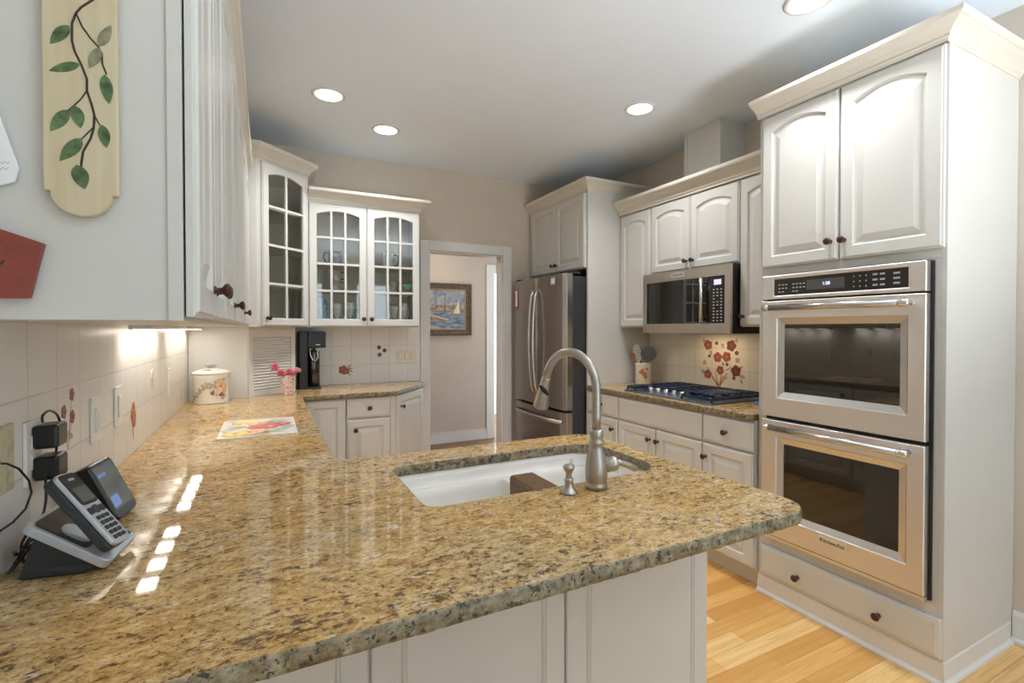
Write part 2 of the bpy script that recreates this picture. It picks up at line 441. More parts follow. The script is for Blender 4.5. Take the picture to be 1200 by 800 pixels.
# wall behind the camera with two wide windows
m = MB(); m.box(XL, YB-.12, 0, XR, YB, .25); m.box(XL, YB-.12, 2.35, XR, YB, ZC)
WX = [(.3, 1.1), (1.7, 2.5)]
m.box(XL, YB-.12, .25, WX[0][0], YB, 2.35); m.box(WX[0][1], YB-.12, .25, WX[1][0], YB, 2.35); m.box(WX[1][1], YB-.12, .25, XR, YB, 2.35)
structure(m.build('wall_back', 'wall_beige'))
for i, (a, b) in enumerate(WX):
    r = bpy.data.objects.new('window_%d' % (i+1), None); COL.objects.link(r); structure(r)
    m = MB()
    for x in (a, (a+b)/2-.025, b-.05): m.box(x, YB-.10, .25, x+.05, YB-.05, 2.35)
    for z in (.25, 1.28, 2.30): m.box(a, YB-.10, z, b, YB-.05, z+.05)
    m.build('window_frame', 'trim_paint', r)
    B(a, YB-.08, .25, b, YB-.076, 2.35).build('window_pane', 'window_glass', r)
    l = bpy.data.lights.new('window_portal', 'AREA'); l.shape = 'RECTANGLE'; l.size = b-a; l.size_y = 2.1; l.cycles.is_portal = True
    o = bpy.data.objects.new('window_portal', l); COL.objects.link(o); o.location = ((a+b)/2, YB-.13, 1.3); o.rotation_euler = (-PI/2, 0, 0); o.parent = r

# hall beyond the doorway
HY = 5.52
m = MB().box(.4, HY, 0, 2.53, HY+.1, 2.5).box(2.53, HY, 2.06, 3.4, HY+.1, 2.5).box(3.4, HY, 0, 3.6, HY+.1, 2.5)
structure(m.build('wall_hall', 'hall_wall'))
structure(B(.3, YF+.12, 0, .4, HY+.1, 2.5).build('wall_hall_left', 'hall_wall'))
structure(B(3.6, YF+.12, 0, 3.7, HY+.1, 2.5).build('wall_hall_right', 'hall_wall'))
structure(B(.3, YF+.02, -.06, 3.7, HY+1.6, 0).build('floor_hall', 'hall_floor_wood'))
structure(B(.3, YF+.12, 2.5, 3.7, HY+.1, 2.6).build('ceiling_hall', 'ceiling_white'))
structure(B(2.3, HY+1.5, 0, 3.7, HY+1.6, 2.5).build('wall_hall_room', 'trim_paint'))
structure(MB().box(.4, HY-.015, 0, 2.43, HY-.001, .115).box(.4, HY-.02, .115, 2.43, HY-.001, .125).build('baseboard_hall', 'trim_paint', bevel=.003))
m = MB().box(2.43, HY-.02, 0, 2.53, HY-.001, 2.15).box(2.53, HY-.02, 2.06, 3.4, HY-.001, 2.15).box(3.4, HY-.02, 0, 3.5, HY-.001, 2.15)
m.box(2.53, HY, 0, 2.545, HY+.1, 2.06)
structure(m.build('door_2', 'trim_paint', bevel=.003))
area('hall_lamp', (1.7, 4.85, 2.48), .5, HALL_W, (1, .88, .76))
area('hall_room_lamp', (2.95, HY+.8, 2.4), .6, 3.5, (.80, .94, 1))

# kitchen doorway casing and jamb
m = MB(); c = .085; y0 = YF-.02
m.box(DX0-c+.004, y0, 0, DX0, YF-.001, DZ+c); m.box(DX1, y0, 0, DX1+c, YF-.001, DZ+c); m.box(DX0, y0, DZ, DX1, YF-.001, DZ+c)
m.box(DX0, YF, 0, DX0+.012, YF+.12, DZ); m.box(DX1-.012, YF, 0, DX1, YF+.12, DZ); m.box(DX0, YF, DZ-.012, DX1, YF+.12, DZ)
structure(m.build('door_1', 'trim_paint', bevel=.003))
# baseboard on the right wall beside the oven cabinet
m = MB().sweep([(XR-.001, YB), (XR-.001, .895)][::-1], [(0, 0), (.028, 0), (.028, .012), (.016, .022), (.015, .115), (.008, .135), (0, .135)])
structure(m.build('baseboard_right', 'trim_paint'))

# tiled backsplashes
FLH = [0]
def petal_flower(mb, o, U, V, N, r, m=0, petals=5, mc=None, rot=0):
    FLH[0] = (FLH[0]+1) % 9; hb = FLH[0]*.00042     # each overlapping bloom sits a hair above its neighbour
    for k in range(petals):
        a = rot+2*PI*k/petals; c = o + (U*math.cos(a)+V*math.sin(a))*r*.55
        L = [[c + (U*math.cos(t)+V*math.sin(t))*r*.5 + N*h for t in [2*PI*i/8 for i in range(8)]] for h in (-.0004, .0003+hb+k*.00005)]
        mb.loops(L, m, True, True, True)
    L = [[o + (U*math.cos(t)+V*math.sin(t))*r*.26 + N*h for t in [2*PI*i/8 for i in range(8)]] for h in (-.0004, .0007+hb)]
    mb.loops(L, mc if mc is not None else m, True, True, True)
def leaf(mb, a, b, w, N, m=0, h=.0008, n=7):
    a = Vector(a); b = Vector(b); d = b-a; s = N.cross(d).normalized()
    up = [a + d*(i/n) + s*(w*math.sin(PI*(i/n)**.8)**.85) for i in range(n+1)]
    dn = [a + d*(i/n) - s*(w*math.sin(PI*(i/n)**.8)**.85) for i in range(n-1, 0, -1)]
    P = up+dn; mb.loops([P, [p+N*h for p in P]], m, True, True, True)
def stroke(mb, pts, w, N, m=0, h=.0006):
    for a, b in zip(pts[:-1], pts[1:]):
        a = Vector(a); b = Vector(b); s = N.cross(b-a).normalized()*w
        q = [a-s, b-s, b+s, a+s]; mb.loops([q, [p+N*h for p in q]], m, True, True, True)
plain('flower_peach', (.76, .46, .26), .5, var=.35, vscale=120)
plain('flower_yellow', (.84, .60, .22), .5, var=.35, vscale=90)
plain('flower_crimson', (.56, .16, .13), .5, var=.4, vscale=60)
plain('flower_blueleaf', (.36, .40, .37), .5, var=.3, vscale=90)
FM = ['flower_red', 'flower_maroon', 'flower_orange', 'flower_leaf', 'flower_stem', 'flower_faded', 'flower_peach', 'flower_yellow', 'flower_crimson', 'flower_blueleaf']
# left wall
TL = XL+.010
bl = structure(B(XL+.001, .735, CT+.0005, TL, YF-.01, 1.372).build('trim_1', 'tile_yz_left'), 'white tiled backsplash along the left wall')
N = Vector((1, 0, 0)); U = Vector((0, 1, 0)); V = Vector((0, 0, 1))
def spray_left(y, z, kind, par):
    mb = MB(); o = Vector((TL, y, z))
    if kind == 'red':
        pts = [o+V*.055+U*.025, o+V*.02-U*.03, o+V*.0+U*.025]
        for p in pts: petal_flower(mb, p, U, V, N, .016, 0, 5, 1)
        for p in pts: stroke(mb, [p, o-V*.075-U*.005], .001, N, 3)
        leaf(mb, o-V*.03, o-V*.05-U*.035, .008, N, 3); leaf(mb, o-V*.04, o-V*.05+U*.03, .008, N, 3)
    elif kind == 'orange':
        for k, (u, v) in enumerate(((0, .03), (.012, .0), (-.014, .008), (.004, -.02))): petal_flower(mb, o+U*u+V*v, U, V, N, .021, 2, 5, 0, k)
        leaf(mb, o-V*.03, o-V*.085, .007, N, 3)
    else:
        for k, (u, v) in enumerate(((0, .03), (.0, -.01))): petal_flower(mb, o+U*u+V*v, U, V, N, .022, 5, 5, 5, k)
    mb.build('painted_flower', FM, par)
spray_left(1.534, 1.143, 'red', bl); spray_left(2.176, 1.045, 'orange', bl); spray_left(2.504, 1.138, 'faded', bl); spray_left(3.30, .985, 'faded', bl)
# far wall
TF = YF-.010
bf = structure(B(.185, TF, CT+.0005, 1.182, YF-.001, 1.372).build('trim_2', 'tile_xz'), 'white tiled backsplash under the glass cabinet')
N = Vector((0, -1, 0)); U = Vector((1, 0, 0))
mb = MB(); o = Vector((.551, TF, 1.03))
petal_flower(mb, o, U, V, N, .036, 0, 5, 2); petal_flower(mb, o+U*.02-V*.01, U, V, N, .028, 0, 5, 2, .5)
for a in (-.9, -.3, .2, .8): leaf(mb, o+U*.02, o+U*(.02+.065*math.cos(a))+V*.065*math.sin(a), .009, N, 3)
mb.build('painted_flower', FM, bf)
mb = MB(); o = Vector((.845, TF, 1.165))
for u, v in ((-.01, .04), (.035, .015), (-.005, -.02)): petal_flower(mb, o+U*u+V*v, U, V, N, .017, 1, 5, 1)
stroke(mb, [o+U*.035+V*.015, o-U*.01-V*.02, o-U*.012-V*.045], .0015, N, 3)
mb.build('painted_flower', FM, bf)
# right wall
TR = XR-.010
br = structure(B(TR, 1.68, CT+.0005, XR-.001, 3.157, 1.372).build('trim_3', 'tile_yz_right'), 'cream tiled backsplash behind the cooktop')
N = Vector((-1, 0, 0)); U = Vector((0, -1, 0))
def Q(px, py): p = at(px, py, x=TR); return Vector((TR, p.y, p.z))
mb = MB()
for px, py, r, mm in ((830, 404, .036, 0), (857, 405, .04, 1), (841, 418.5, .037, 0), (851.5, 418, .037, 0), (829.5, 438, .034, 0), (844, 433.5, .032, 0), (862.5, 434.5, .04, 1),
                      (840, 402, .013, 1), (831.5, 417, .012, 1), (863.5, 413.5, .015, 1), (852, 427, .013, 1), (860, 443, .014, 1)):
    petal_flower(mb, Q(px, py), U, V, N, r, mm, 5, 2 if mm == 0 else 0, px)
for a, b in (((841, 452), (829, 430)), ((842, 452), (838, 435)), ((843, 452), (848, 440)), ((844, 452), (852, 437)), ((842, 451), (834, 441)), ((843, 452), (846, 436)), ((850, 434), (857, 430))):
    stroke(mb, [Q(*a), Q(*b)], .004, N, 4)
for a, b, w in (((827, 402), (824, 397), .012), ((832, 410), (834, 416), .014), ((862, 402), (864, 396), .012), ((824, 423), (828, 426), .02), ((862, 424), (867, 420), .02), ((846, 424), (849, 429), .014),
                ((866, 440), (874, 443), .014), ((848, 441), (853, 444), .014), ((822, 433), (826, 437), .014), ((868, 444), (870, 451), .010), ((846, 402), (848, 408), .014), ((866, 432), (871, 429), .010)):
    leaf(mb, Q(*a), Q(*b), w, N, 3)
mb.build('painted_bouquet', FM, br)

# ------------------------------------------------------------------ cabinet joinery
def loop_pts(l, r, b, top, rise, y, n=12):
    s = top-rise; c = (l+r)/2; hw = (r-l)/2
    P = [(l, y, b), (r, y, b)]
    for i in range(n+1):
        x = r-(r-l)*i/n; P.append((x, y, s+rise*(1-((x-c)/hw)**2)))
    return P
def door_mesh(x0, x1, z0, z1, yb, t=.02, fw=.055, rise=0, top=None):
    m = MB(); top = fw if top is None else top; y = yb-t
    def o(d, y): return loop_pts(x0+d, x1-d, z0+d, z1-d, 0, y)
    def i(d, y): return loop_pts(x0+fw+d, x1-fw-d, z0+fw+d, z1-top-d, rise, y)
    L = [o(0, yb), o(0, y+.008), o(.003, y+.0055), o(.006, y+.005), o(.009, y), i(-.004, y), i(0, y+.004), i(.003, y+.009), i(.010, y+.010), i(.013, y+.010), i(.036, y+.002), i(.038, y+.001)]
    m.loops(L, 0, True, True, True); return m
def slab_mesh(x0, x1, z0, z1, yb, t=.02):
    m = MB(); y = yb-t
    def o(d, y): return loop_pts(x0+d, x1-d, z0+d, z1-d, 0, y)
    m.loops([o(0, yb), o(0, y+.008), o(.004, y+.004), o(.012, y+.003), o(.016, y)], 0, True, True, True); return m
KN = [(.0, 0), (.010, 0), (.0095, .003), (.006, .006), (.0055, .014), (.009, .018), (.0145, .022), (.0165, .027), (.0150, .031), (.009, .034), (.0, .035)]
def knob(x, z, yf, par, mat='knob_wood', sc=1.0):
    return MB().lathe([(max(r, .0004)*sc, h*sc) for r, h in KN], (x, yf, z), 16, 0, (0, -1, 0)).build('knob', mat, par)
def door(par, x0, x1, z0, z1, yb, kx=None, kz=None, rise=0, top=None, fw=.055):
    d = door_mesh(x0, x1, z0, z1, yb, rise=rise, top=top, fw=fw).build('door', 'paint', par)
    if kx is not None: knob(kx, kz, yb-.02, d)
    return d
def drawer(par, x0, x1, z0, z1, yb, ks=((None, None),)):
    d = slab_mesh(x0, x1, z0, z1, yb).build('drawer', 'paint', par)
    for kx, kz in ks: knob(kx if kx is not None else (x0+x1)/2, kz if kz is not None else (z0+z1)/2, yb-.02, d)
    return d
def glass_door(par, x0, x1, z0, z1, yb, cols, zs, kx, kz, rise=.03, fw=.05, t=.02):
    y = yb-t; m = MB()
    def o(d, y): return loop_pts(x0+d, x1-d, z0+d, z1-d, 0, y)
    def i(d, y): return loop_pts(x0+fw+d, x1-fw-d, z0+fw+d, z1-fw-d, rise, y)
    m.loops([o(0, yb), o(0, y+.006), o(.003, y+.005), o(.006, y), i(-.004, y), i(0, y+.005), i(0, yb), o(0, yb)], 0)
    l, r, b, tp = x0+fw, x1-fw, z0+fw, z1-fw; c = (l+r)/2; hw = (r-l)/2
    for k in range(1, cols):
        x = l+(r-l)*k/cols; zt = tp-rise+rise*(1-((x-c)/hw)**2); m.box(x-.008, y+.003, b-.002, x+.008, yb-.006, zt+.003)
    for z in zs: m.box(l-.002, y+.0035, z-.008, r+.002, yb-.0065, z+.008)
    d = m.build('door', 'paint', par)
    P = [(p[0], p[2]) for p in i(-.006, 0)]
    MB().prism(P, yb-.006, yb-.003, 0, 'y').build('glass_pane', 'cabinet_glass', d)
    knob(kx, kz, y, d); return d
CROWN = [(0, 0), (.004, 0), (.006, .012), (.012, .016), (.012, .026), (.018, .034), (.030, .046), (.048, .058), (.056, .064), (.064, .066), (.070, .072), (.072, .084), (.072, .092), (0, .092)]
def crown(path, z, sc=1.0): return MB().sweep(path, [(o*sc, z+h*sc) for o, h in CROWN])
RZ = -PI/2

# ---- left wall cabinets (fronts face the aisle)
def left_unit(y0, y1, label, doors, near=False):
    r = thing('wall_cabinet', label, 'wall cabinet', (XL+.002, y0, 0), PI/2, 'left wall cabinets')
    w = y1-y0; b = MB().box(0, -.327, 1.372, w, 0, 2.28)
    b.build('body', 'paint', r, bevel=.001)
    if near:
        B(-.004, -.327, 1.372, 0, -.309, 2.28).build('face_frame', 'paint', r)
    for a, c, kx in doors:
        d = door_mesh(a, c, 1.378, 2.268, -.330, t=.017, rise=.03).build('door', 'paint', r)
        if kx is not None: knob(kx, 1.435, -.347, d, sc=.85)
    return r
left_unit(.867, 1.40, 'white double door wall cabinet nearest the camera, painted plaque on its end', [(.003, .264, .237), (.268, .530, .295)], True)
left_unit(1.40, 2.22, 'second white double door cabinet along the left wall, above the dimmer switches', [(.003, .408, .38), (.412, .817, .44)])
left_unit(2.22, 3.02, 'third white double door cabinet along the left wall, before the glass corner cabinet', [(.003, .398, .37), (.402, .797, .43)])
r = left_unit(3.02, 3.485, 'narrow white wall cabinet against the glass corner cabinet', [(.003, .462, None)])
m = MB().sweep([(XL+.003, .866), (-.107, .866), (-.107, 3.40)], [(o*.57, 2.281+h) for o, h in CROWN])
tag(m.build('crown_moulding', 'paint_cream', loc=(-.2, 2.2, 2.28)), 'long cream crown moulding over the left wall cabinets', 'moulding')

# ---- diagonal glass corner cabinet
cc = thing('corner_cabinet', 'tall glass door corner cabinet set at an angle between two walls', 'cabinet', (0, 0, 0))
PC = [(XL+.003, YF-.003), (XL+.003, 3.490), (-.048, 3.490), (.272, 3.785), (.272, YF-.003)]
m = MB()
m.prism(PC, 1.372, 1.392).prism(PC, 2.425, 2.445)
m.box(XL+.003, 3.490, 1.392, -.048, 3.508, 2.425).box(.254, 3.80, 1.392, .272, YF-.003, 2.425)
m.build('body', 'paint', cc)
a = Vector((-.048, 3.490, 0)); b = Vector((.272, 3.785, 0)); d = (b-a).normalized(); nn = Vector((d.y, -d.x, 0)); L = (b-a).length
m = MB(); m.box(XL+.003, YF-.015, 1.392, .254, YF-.003, 2.425).box(XL+.003, 3.508, 1.392, XL+.015, YF-.015, 2.425); m.build('lining', 'cabinet_inside', cc)
m = MB(); q = [(XL+.02, YF-.02), (XL+.02, 3.52), (-.06, 3.52), (.25, 3.81), (.25, YF-.02)]
for z in (1.64, 1.905, 2.15): m.prism(q, z, z+.012)
m.build('shelf', 'cabinet_inside', cc)
fr = bpy.data.objects.new('front', None); COL.objects.link(fr); fr.parent = cc; fr.location = (a.x, a.y, 0); fr.rotation_euler = (0, 0, math.atan2(d.y, d.x))
m = MB().box(0, 0, 1.392, .038, .018, 2.425).box(L-.02, 0, 1.392, L, .018, 2.425).box(.038, 0, 1.392, L-.02, .018, 1.41).box(.038, 0, 2.41, L-.02, .018, 2.425)
m.build('face_frame', 'paint', fr)
glass_door(fr, .030, L-.012, 1.380, 2.432, 0, 2, (1.655, 1.905, 2.155), .058, 1.43)
m = MB().sweep([PC[1], PC[2], PC[3], PC[4]], [(o, 2.437+h) for o, h in CROWN]); m.build('crown', 'paint_cream', cc)

# ---- hutch on the far wall
HX0, HW = .276, .818
hu = thing('glass_cabinet', 'white wall cabinet with two arched glass doors showing mugs and crystal', 'cabinet', (HX0, YF-.003, 0))
m = MB().box(0, -.297, 1.372, .018, 0, 2.28).box(HW-.018, -.297, 1.372, HW, 0, 2.28).box(.018, -.297, 1.372, HW-.018, 0, 1.39).box(.018, -.297, 2.262, HW-.018, 0, 2.28)
m.box(HW/2-.02, -.297, 1.39, HW/2+.02, -.279, 2.262); m.build('body', 'paint', hu, bevel=.001)
B(.018, -.012, 1.39, HW-.018, -.002, 2.262).build('lining', 'cabinet_inside', hu)
for z in (1.632, 1.829): B(.018, -.275, z, HW-.018, -.012, z+.012).build('shelf', 'cabinet_inside', hu)
glass_door(hu, .003, HW/2-.002, 1.378, 2.272, -.299, 3, (1.637, 1.834, 2.025), HW/2-.027, 1.432, fw=.054)
glass_door(hu, HW/2+.002, HW-.003, 1.378, 2.272, -.299, 3, (1.637, 1.834, 2.025), HW/2+.03, 1.432, fw=.054)
MB().sweep([(0, -.31), (HW, -.31), (HW, -.002)], [(o, 2.274+h) for o, h in CROWN]).build('crown', 'paint_cream', hu)

# ---- contents of the glass cabinets
def mug(x, y, z, r, h, mat, label, hm='cobalt', handle=1, lidless=True):
    t = thing('mug', label, 'mug', (x, y, z))
    MB().lathe([(r*.9, 0), (r, .01), (r*.94, h*.5), (r, h), (r*.9, h), (r*.86, .015), (.001, .012)], (0, 0, 0), 20).build('cup', mat, t)
    if handle:
        s = handle; MB().tube([(s*r*.95, -.01, h*.88), (s*(r+.028), -.015, h*.85), (s*(r+.036), -.018, h*.5), (s*(r+.022), -.015, h*.2), (s*r*.95, -.01, h*.16)], .006, 8).build('handle', hm, t)
    return t
s1, s2, s0 = 1.6445, 1.8415, 1.3905
mug(.475, 3.92, s2, .05, .105, 'stoneware_grey', 'grey painted stein with black handle on the left upper shelf', handle=-1)
mug(.472, 3.92, s1, .042, .080, 'stoneware_pink', 'lower pink and white mug of the stacked pair')
mug(.472, 3.92, s1+.0805, .042, .075, 'stoneware_cream', 'upper cream mug of the stacked pair')
mug(.875, 3.92, s2, .045, .12, 'stoneware_cream', 'cream mug with black patches and curved handle, right upper shelf', handle=1)
mug(.905, 3.92, s1, .04, .10, 'stoneware_pink', 'small pink mug alone on the right middle shelf', 'stoneware_pink')
def goblet(x, y, z, r, h, mat, label, cat='glass', name='goblet'):
    t = MB().lathe([(r*.75, 0), (r*.7, .006), (.008, .014), (.008, h*.35), (r*.6, h*.45), (r, h*.75), (r*.92, h), (r*.84, h), (r*.9, h*.75), (r*.5, h*.5), (.001, h*.46)], (0, 0, 0), 18).build(name, mat)
    t.location = (x, y, z); return tag(t, label, cat)
def jug(x, y, z, r, h, mat, label):
    t = thing('pitcher', label, 'pitcher', (x, y, z))
    MB().lathe([(r*.75, 0), (r, h*.3), (r*.85, h*.65), (r*.6, h*.85), (r*.7, h), (r*.62, h), (r*.5, h*.85), (r*.75, h*.5), (.001, h*.05)], (0, 0, 0), 20).build('body', mat, t)
    MB().tube([(r*.6, 0, h*.9), (r*1.25, 0, h*.8), (r*1.3, 0, h*.5), (r*.95, 0, h*.35)], .007, 8).build('handle', mat, t)
jug(.372, 3.90, s0, .045, .20, 'blue_glassware', 'blue glass pitcher at the left of the bottom shelf')
jug(.425, 3.985, s0, .04, .17, 'blue_glassware', 'smaller blue glass jug behind the blue pitcher')
goblet(.482, 3.88, s0, .038, .16, 'crystal', 'cut crystal goblet behind the middle panes of the left glass door')
goblet(.51, 3.97, s0, .04, .10, 'green_glassware', 'green glass goblet behind the crystal goblet')
goblet(.575, 3.88, s0, .036, .17, 'crystal', 'cut crystal goblet nearest the left door knob')
goblet(.61, 3.97, s0, .042, .12, 'green_glassware', 'pale green glass compote beside the door divide')
goblet(.915, 3.89, s0, .034, .15, 'crystal', 'crystal goblet in the middle panes of the right door')
goblet(.985, 3.87, s0, .034, .17, 'crystal', 'tall crystal goblet near the right end of the bottom shelf')
goblet(1.03, 3.96, s0, .032, .15, 'crystal', 'crystal goblet deepest in the right corner of the bottom shelf')
goblet(1.02, 3.90, s1, .05, .07, 'green_glassware', 'low green glass bowl on the right middle shelf', 'bowl', 'glass_bowl')

# ---- appliance garage under the corner cabinet
ga = thing('appliance_garage', 'white corner appliance garage with slatted roll-up door', 'cabinet', (0, 0, 0))
PG = [(TL+.002, TF-.002), (TL+.002, 3.572), (-.107, 3.572), (.180, 3.812), (.180, TF-.002)]
MB().prism(PG, CT, 1.3715).build('body', 'paint', ga, bevel=.0015)
a = Vector((-.107, 3.572, 0)); b = Vector((.180, 3.812, 0)); d = (b-a).normalized(); L = (b-a).length
fr = bpy.data.objects.new('front', None); COL.objects.link(fr); fr.parent = ga; fr.location = (a.x, a.y, 0); fr.rotation_euler = (0, 0, math.atan2(d.y, d.x))
MB().box(0, -.012, CT, .035, -.0005, 1.371).box(L-.035, -.012, CT, L, -.0005, 1.371).box(.035, -.012, 1.305, L-.035, -.0005, 1.371).build('face_frame', 'paint', fr, bevel=.001)
m = MB(); n = 18
for k in range(n):
    z0 = .955+(1.303-.955)*k/n; z1 = .955+(1.303-.955)*(k+1)/n; h = z1-z0
    m.loops([[(x, -.0005, z0), (x, -.003, z0+.001), (x, -.0085, z0+h*.35), (x, -.0085, z0+h*.65), (x, -.003, z1-.001), (x, -.0005, z1)] for x in (.036, L-.036)], 0, False)
m.box(.036, -.009, CT+.002, L-.036, -.0005, .955)
m.build('tambour_door', 'paint', fr)

# ---- base cabinets under the far and left counters
def toe(mb, x0, x1, d, back=0): mb.box(x0, -d+.06, 0, x1, -back, .102)
fb = thing('base_cabinet', 'white base cabinet with drawer and knob door below the coffee machine counter', 'base cabinet', (.495, YF-.003, 0))
m = MB().box(0, -.565, .10, .305, 0, .8795); toe(m, 0, .305, .565); m.build('body', 'paint', fb)
drawer(fb, .004, .301, .735, .873, -.566)
door(fb, .004, .301, .108, .725, -.566, .058, .655)
fc = thing('base_cabinet', 'white corner base door beside the L-shaped counter bend', 'base cabinet', (-.1, YF-.003, 0))
m = MB().box(.33, -.565, .10, .593, 0, .8795); toe(m, .33, .593, .565); m.build('body', 'paint', fc)
door(fc, .333, .588, .108, .873, -.566)
fa = thing('base_cabinet', 'white angled base cabinet with tall door next to the doorway', 'base cabinet', (0, 0, 0))
PA = [(.802, YF-.003), (.802, 3.533), (.835, 3.533), (1.150, 3.925), (1.150, YF-.003)]
PB = [(.802, YF-.003), (.802, 3.60), (.81, 3.60), (1.10, 3.96), (1.10, YF-.003)]
MB().prism(PA, .10, .8795).prism(PB, 0, .10).build('body', 'paint', fa)
a = Vector(PA[2]+(0,)); b = Vector(PA[3]+(0,)); d = (b-a).normalized(); L = (b-a).length
fr = bpy.data.objects.new('front', None); COL.objects.link(fr); fr.parent = fa; fr.location = (a.x, a.y, 0); fr.rotation_euler = (0, 0, math.atan2(d.y, d.x))
door(fr, .006, L-.02, .108, .873, -.001, .055, .79)
lb = thing('base_cabinet', 'white base cabinet run under the left wall counter', 'base cabinet', (XL+.003, 1.752, 0), PI/2)
m = MB().box(0, -.60, .10, 1.77, 0, .8795); toe(m, 0, 1.77, .60); m.build('body', 'paint', lb)
for k in range(3): door(lb, .02+.56*k, .56+.56*k, .108, .873, -.601, .08+.56*k, .80)

# ---- peninsula base with panelled back
pe = thing('peninsula_cabinet', 'panelled peninsula base holding the sink, seen from its back', 'base cabinet', (XL+.003, 1.064, 0))
PX = lambda X: X-(XL+.003)
m = MB().box(0, 0, .10, PX(.330), .684, .8795).box(PX(.330), 0, .10, PX(1.150), .05, .8795).box(PX(1.150), 0, .10, PX(1.203), .64, .8795).box(PX(.330), .62, .10, PX(1.15), .64, .8795).box(PX(.330), .05, .10, PX(1.15), .62, .13)
m.box(0, .06, 0, PX(1.19), .58, .10)
m.build('body', 'paint', pe)
def wain(x0, x1, z0=.02, z1=.8795):
    y = 0; m = MB()
    def o(d, yy): return [(x0+d, yy, z0), (x1-d, yy, z0), (x1-d, yy, z1), (x0+d, yy, z1)]
    m.loops([o(0, 0), o(0, -.008), o(.003, -.011), o(.012, -.011), o(.055, -.011), o(.058, -.008), o(.062, -.008), o(.066, -.004), o(.070, -.008), o(.074, -.009), o(.078, -.012)], 0, True, True, True)
    return m
for a, b in ((-.43, .190), (.1965, .686), (.692, 1.205)): wain(PX(a), PX(b)).build('back_panel', 'paint', pe)

# ---- granite worktops
def slab(name, outline, hole, z0, z1, label, step=.014, jit=.0028, smooth_sides=()):
    random.seed(len(outline))
    def dense(P):
        o = []
        for i, p in enumerate(P):
            q = P[(i+1) % len(P)]; l = math.hypot(q[0]-p[0], q[1]-p[1]); n = max(1, int(l/step))
            o += [(p[0]+(q[0]-p[0])*k/n, p[1]+(q[1]-p[1])*k/n) for k in range(n)]
        return o
    mb = MB(); rings = [dense(outline)] + ([dense(hole)] if hole else [])
    tops = []
    for ri, R in enumerate(rings):
        n = len(R); nr = []
        for i in range(n):
            a = R[i-1]; b = R[(i+1) % n]; dx, dy = b[0]-a[0], b[1]-a[1]; l = math.hypot(dx, dy) or 1
            nr.append((dy/l, -dx/l))
        sg = 1 if ri == 0 else -1
        rows = [(-.004, z1), (-.0012, z1-.0012), (.0, z1-.004), (.0, z1-.014), (.0, z1-.024), (-.002, z0+.002), (-.006, z0)]
        Ls = []
        for k, (o, z) in enumerate(rows):
            am = 0 if k == 0 else jit*(.3 if k in (1, 6) else 1)
            Ls.append([(R[i][0]+sg*nr[i][0]*(o-.001+random.uniform(-am, am*.3)), R[i][1]+sg*nr[i][1]*(o-.001+random.uniform(-am, am*.3)), z+(random.uniform(-.0006, .0006) if 0 < k < 6 else 0)) for i in range(n)])
        mb.loops(Ls, 1, True, False, False, True); tops.append((Ls[0], Ls[-1]))
    for idx in (0, 1):
        polys = [[Vector(p) for p in t[idx]] for t in tops]; flat = [p for q in polys for p in q]
        tri = tessellate_polygon(polys); mb.add(flat, [tuple(t) for t in tri], 0)
    o = mb.build(name, ['granite', 'granite_edge'], loc=(outline[0][0], outline[0][1], z0))
    return tag(o, label, 'worktop')
def arc(cx, cy, r, a0, a1, n=8): return [(cx+r*math.cos(math.radians(a0+(a1-a0)*i/n)), cy+r*math.sin(math.radians(a0+(a1-a0)*i/n))) for i in range(n+1)]
OUT = [(XL+.003, .735)] + arc(1.140, .822, .087, -90, 0) + arc(1.135, 1.63, .092, 0, 90) + arc(.265, 1.787, .055, 270, 180, 5) + arc(.262, 3.44, .05, 180, 90, 5) + [(.835, 3.490), (1.178, 3.930), (1.178, YF-.003), (XL+.003, YF-.003)]
def rrect4(x0, y0, x1, y1, rl, rr_, n=8):
    P = []
    for cx, cy, a0, r in ((x1-rr_, y0+rr_, -PI/2, rr_), (x1-rr_, y1-rr_, 0, rr_), (x0+rl, y1-rl, PI/2, rl), (x0+rl, y0+rl, PI, rl)):
        P += [(cx+r*math.cos(a0+PI/2*i/n), cy+r*math.sin(a0+PI/2*i/n)) for i in range(n+1)]
    return P
SK = rrect4(.357, 1.170, 1.135, 1.568, .045, .10)
slab('worktop', OUT, SK, .880, CT, 'golden brown granite worktop wrapping from peninsula to far wall with sink cutout')
slab('worktop', [(2.243, 1.682), (XR-.003, 1.682), (XR-.003, 3.156), (2.243, 3.156)], None, .880, CT, 'granite worktop under the gas cooktop on the right')

# ---- sink
sk = thing('sink', 'white undermount double bowl sink set in the peninsula', 'sink', (.746, 1.369, .68))
def SL(ins, z, x0=.350, y0=1.163, x1=1.142, y1=1.575, r=.088): return [(p[0]-.746, p[1]-1.369, z-.68) for p in rrect4(x0+ins, y0+ins, x1-ins, y1-ins, max(.02, r*.55-ins*.5), max(.02, r-ins))]
m = MB()
m.loops([SL(-.02, .8795), SL(0, .8795), SL(.002, .86), SL(.006, .838), SL(.012, .832)], 0, True, False, False, True)
mid = SL(.012, .832)
bowls = []
for x0, x1, rl_, rr_ in ((.368, .745, .045, .04), (.790, 1.122, .04, .082)):
    Ls = [[(p[0]-.746, p[1]-1.369, z-.68) for p in rrect4(x0+i, 1.181+i, x1-i, 1.557-i, max(.02, rl_-i*.5), max(.02, rr_-i*.5))] for i, z in ((0, .832), (.006, .826), (.010, .80), (.016, .72), (.03, .695), (.06, .686))]
    m.loops(Ls, 0, True, False, True, True); bowls.append(Ls[0])
polys = [[Vector(p) for p in q] for q in [mid]+bowls]; flat = [p for q in polys for p in q]
m.add(flat, [tuple(t) for t in tessellate_polygon(polys)], 0)
m.build('basin', 'porcelain', sk)
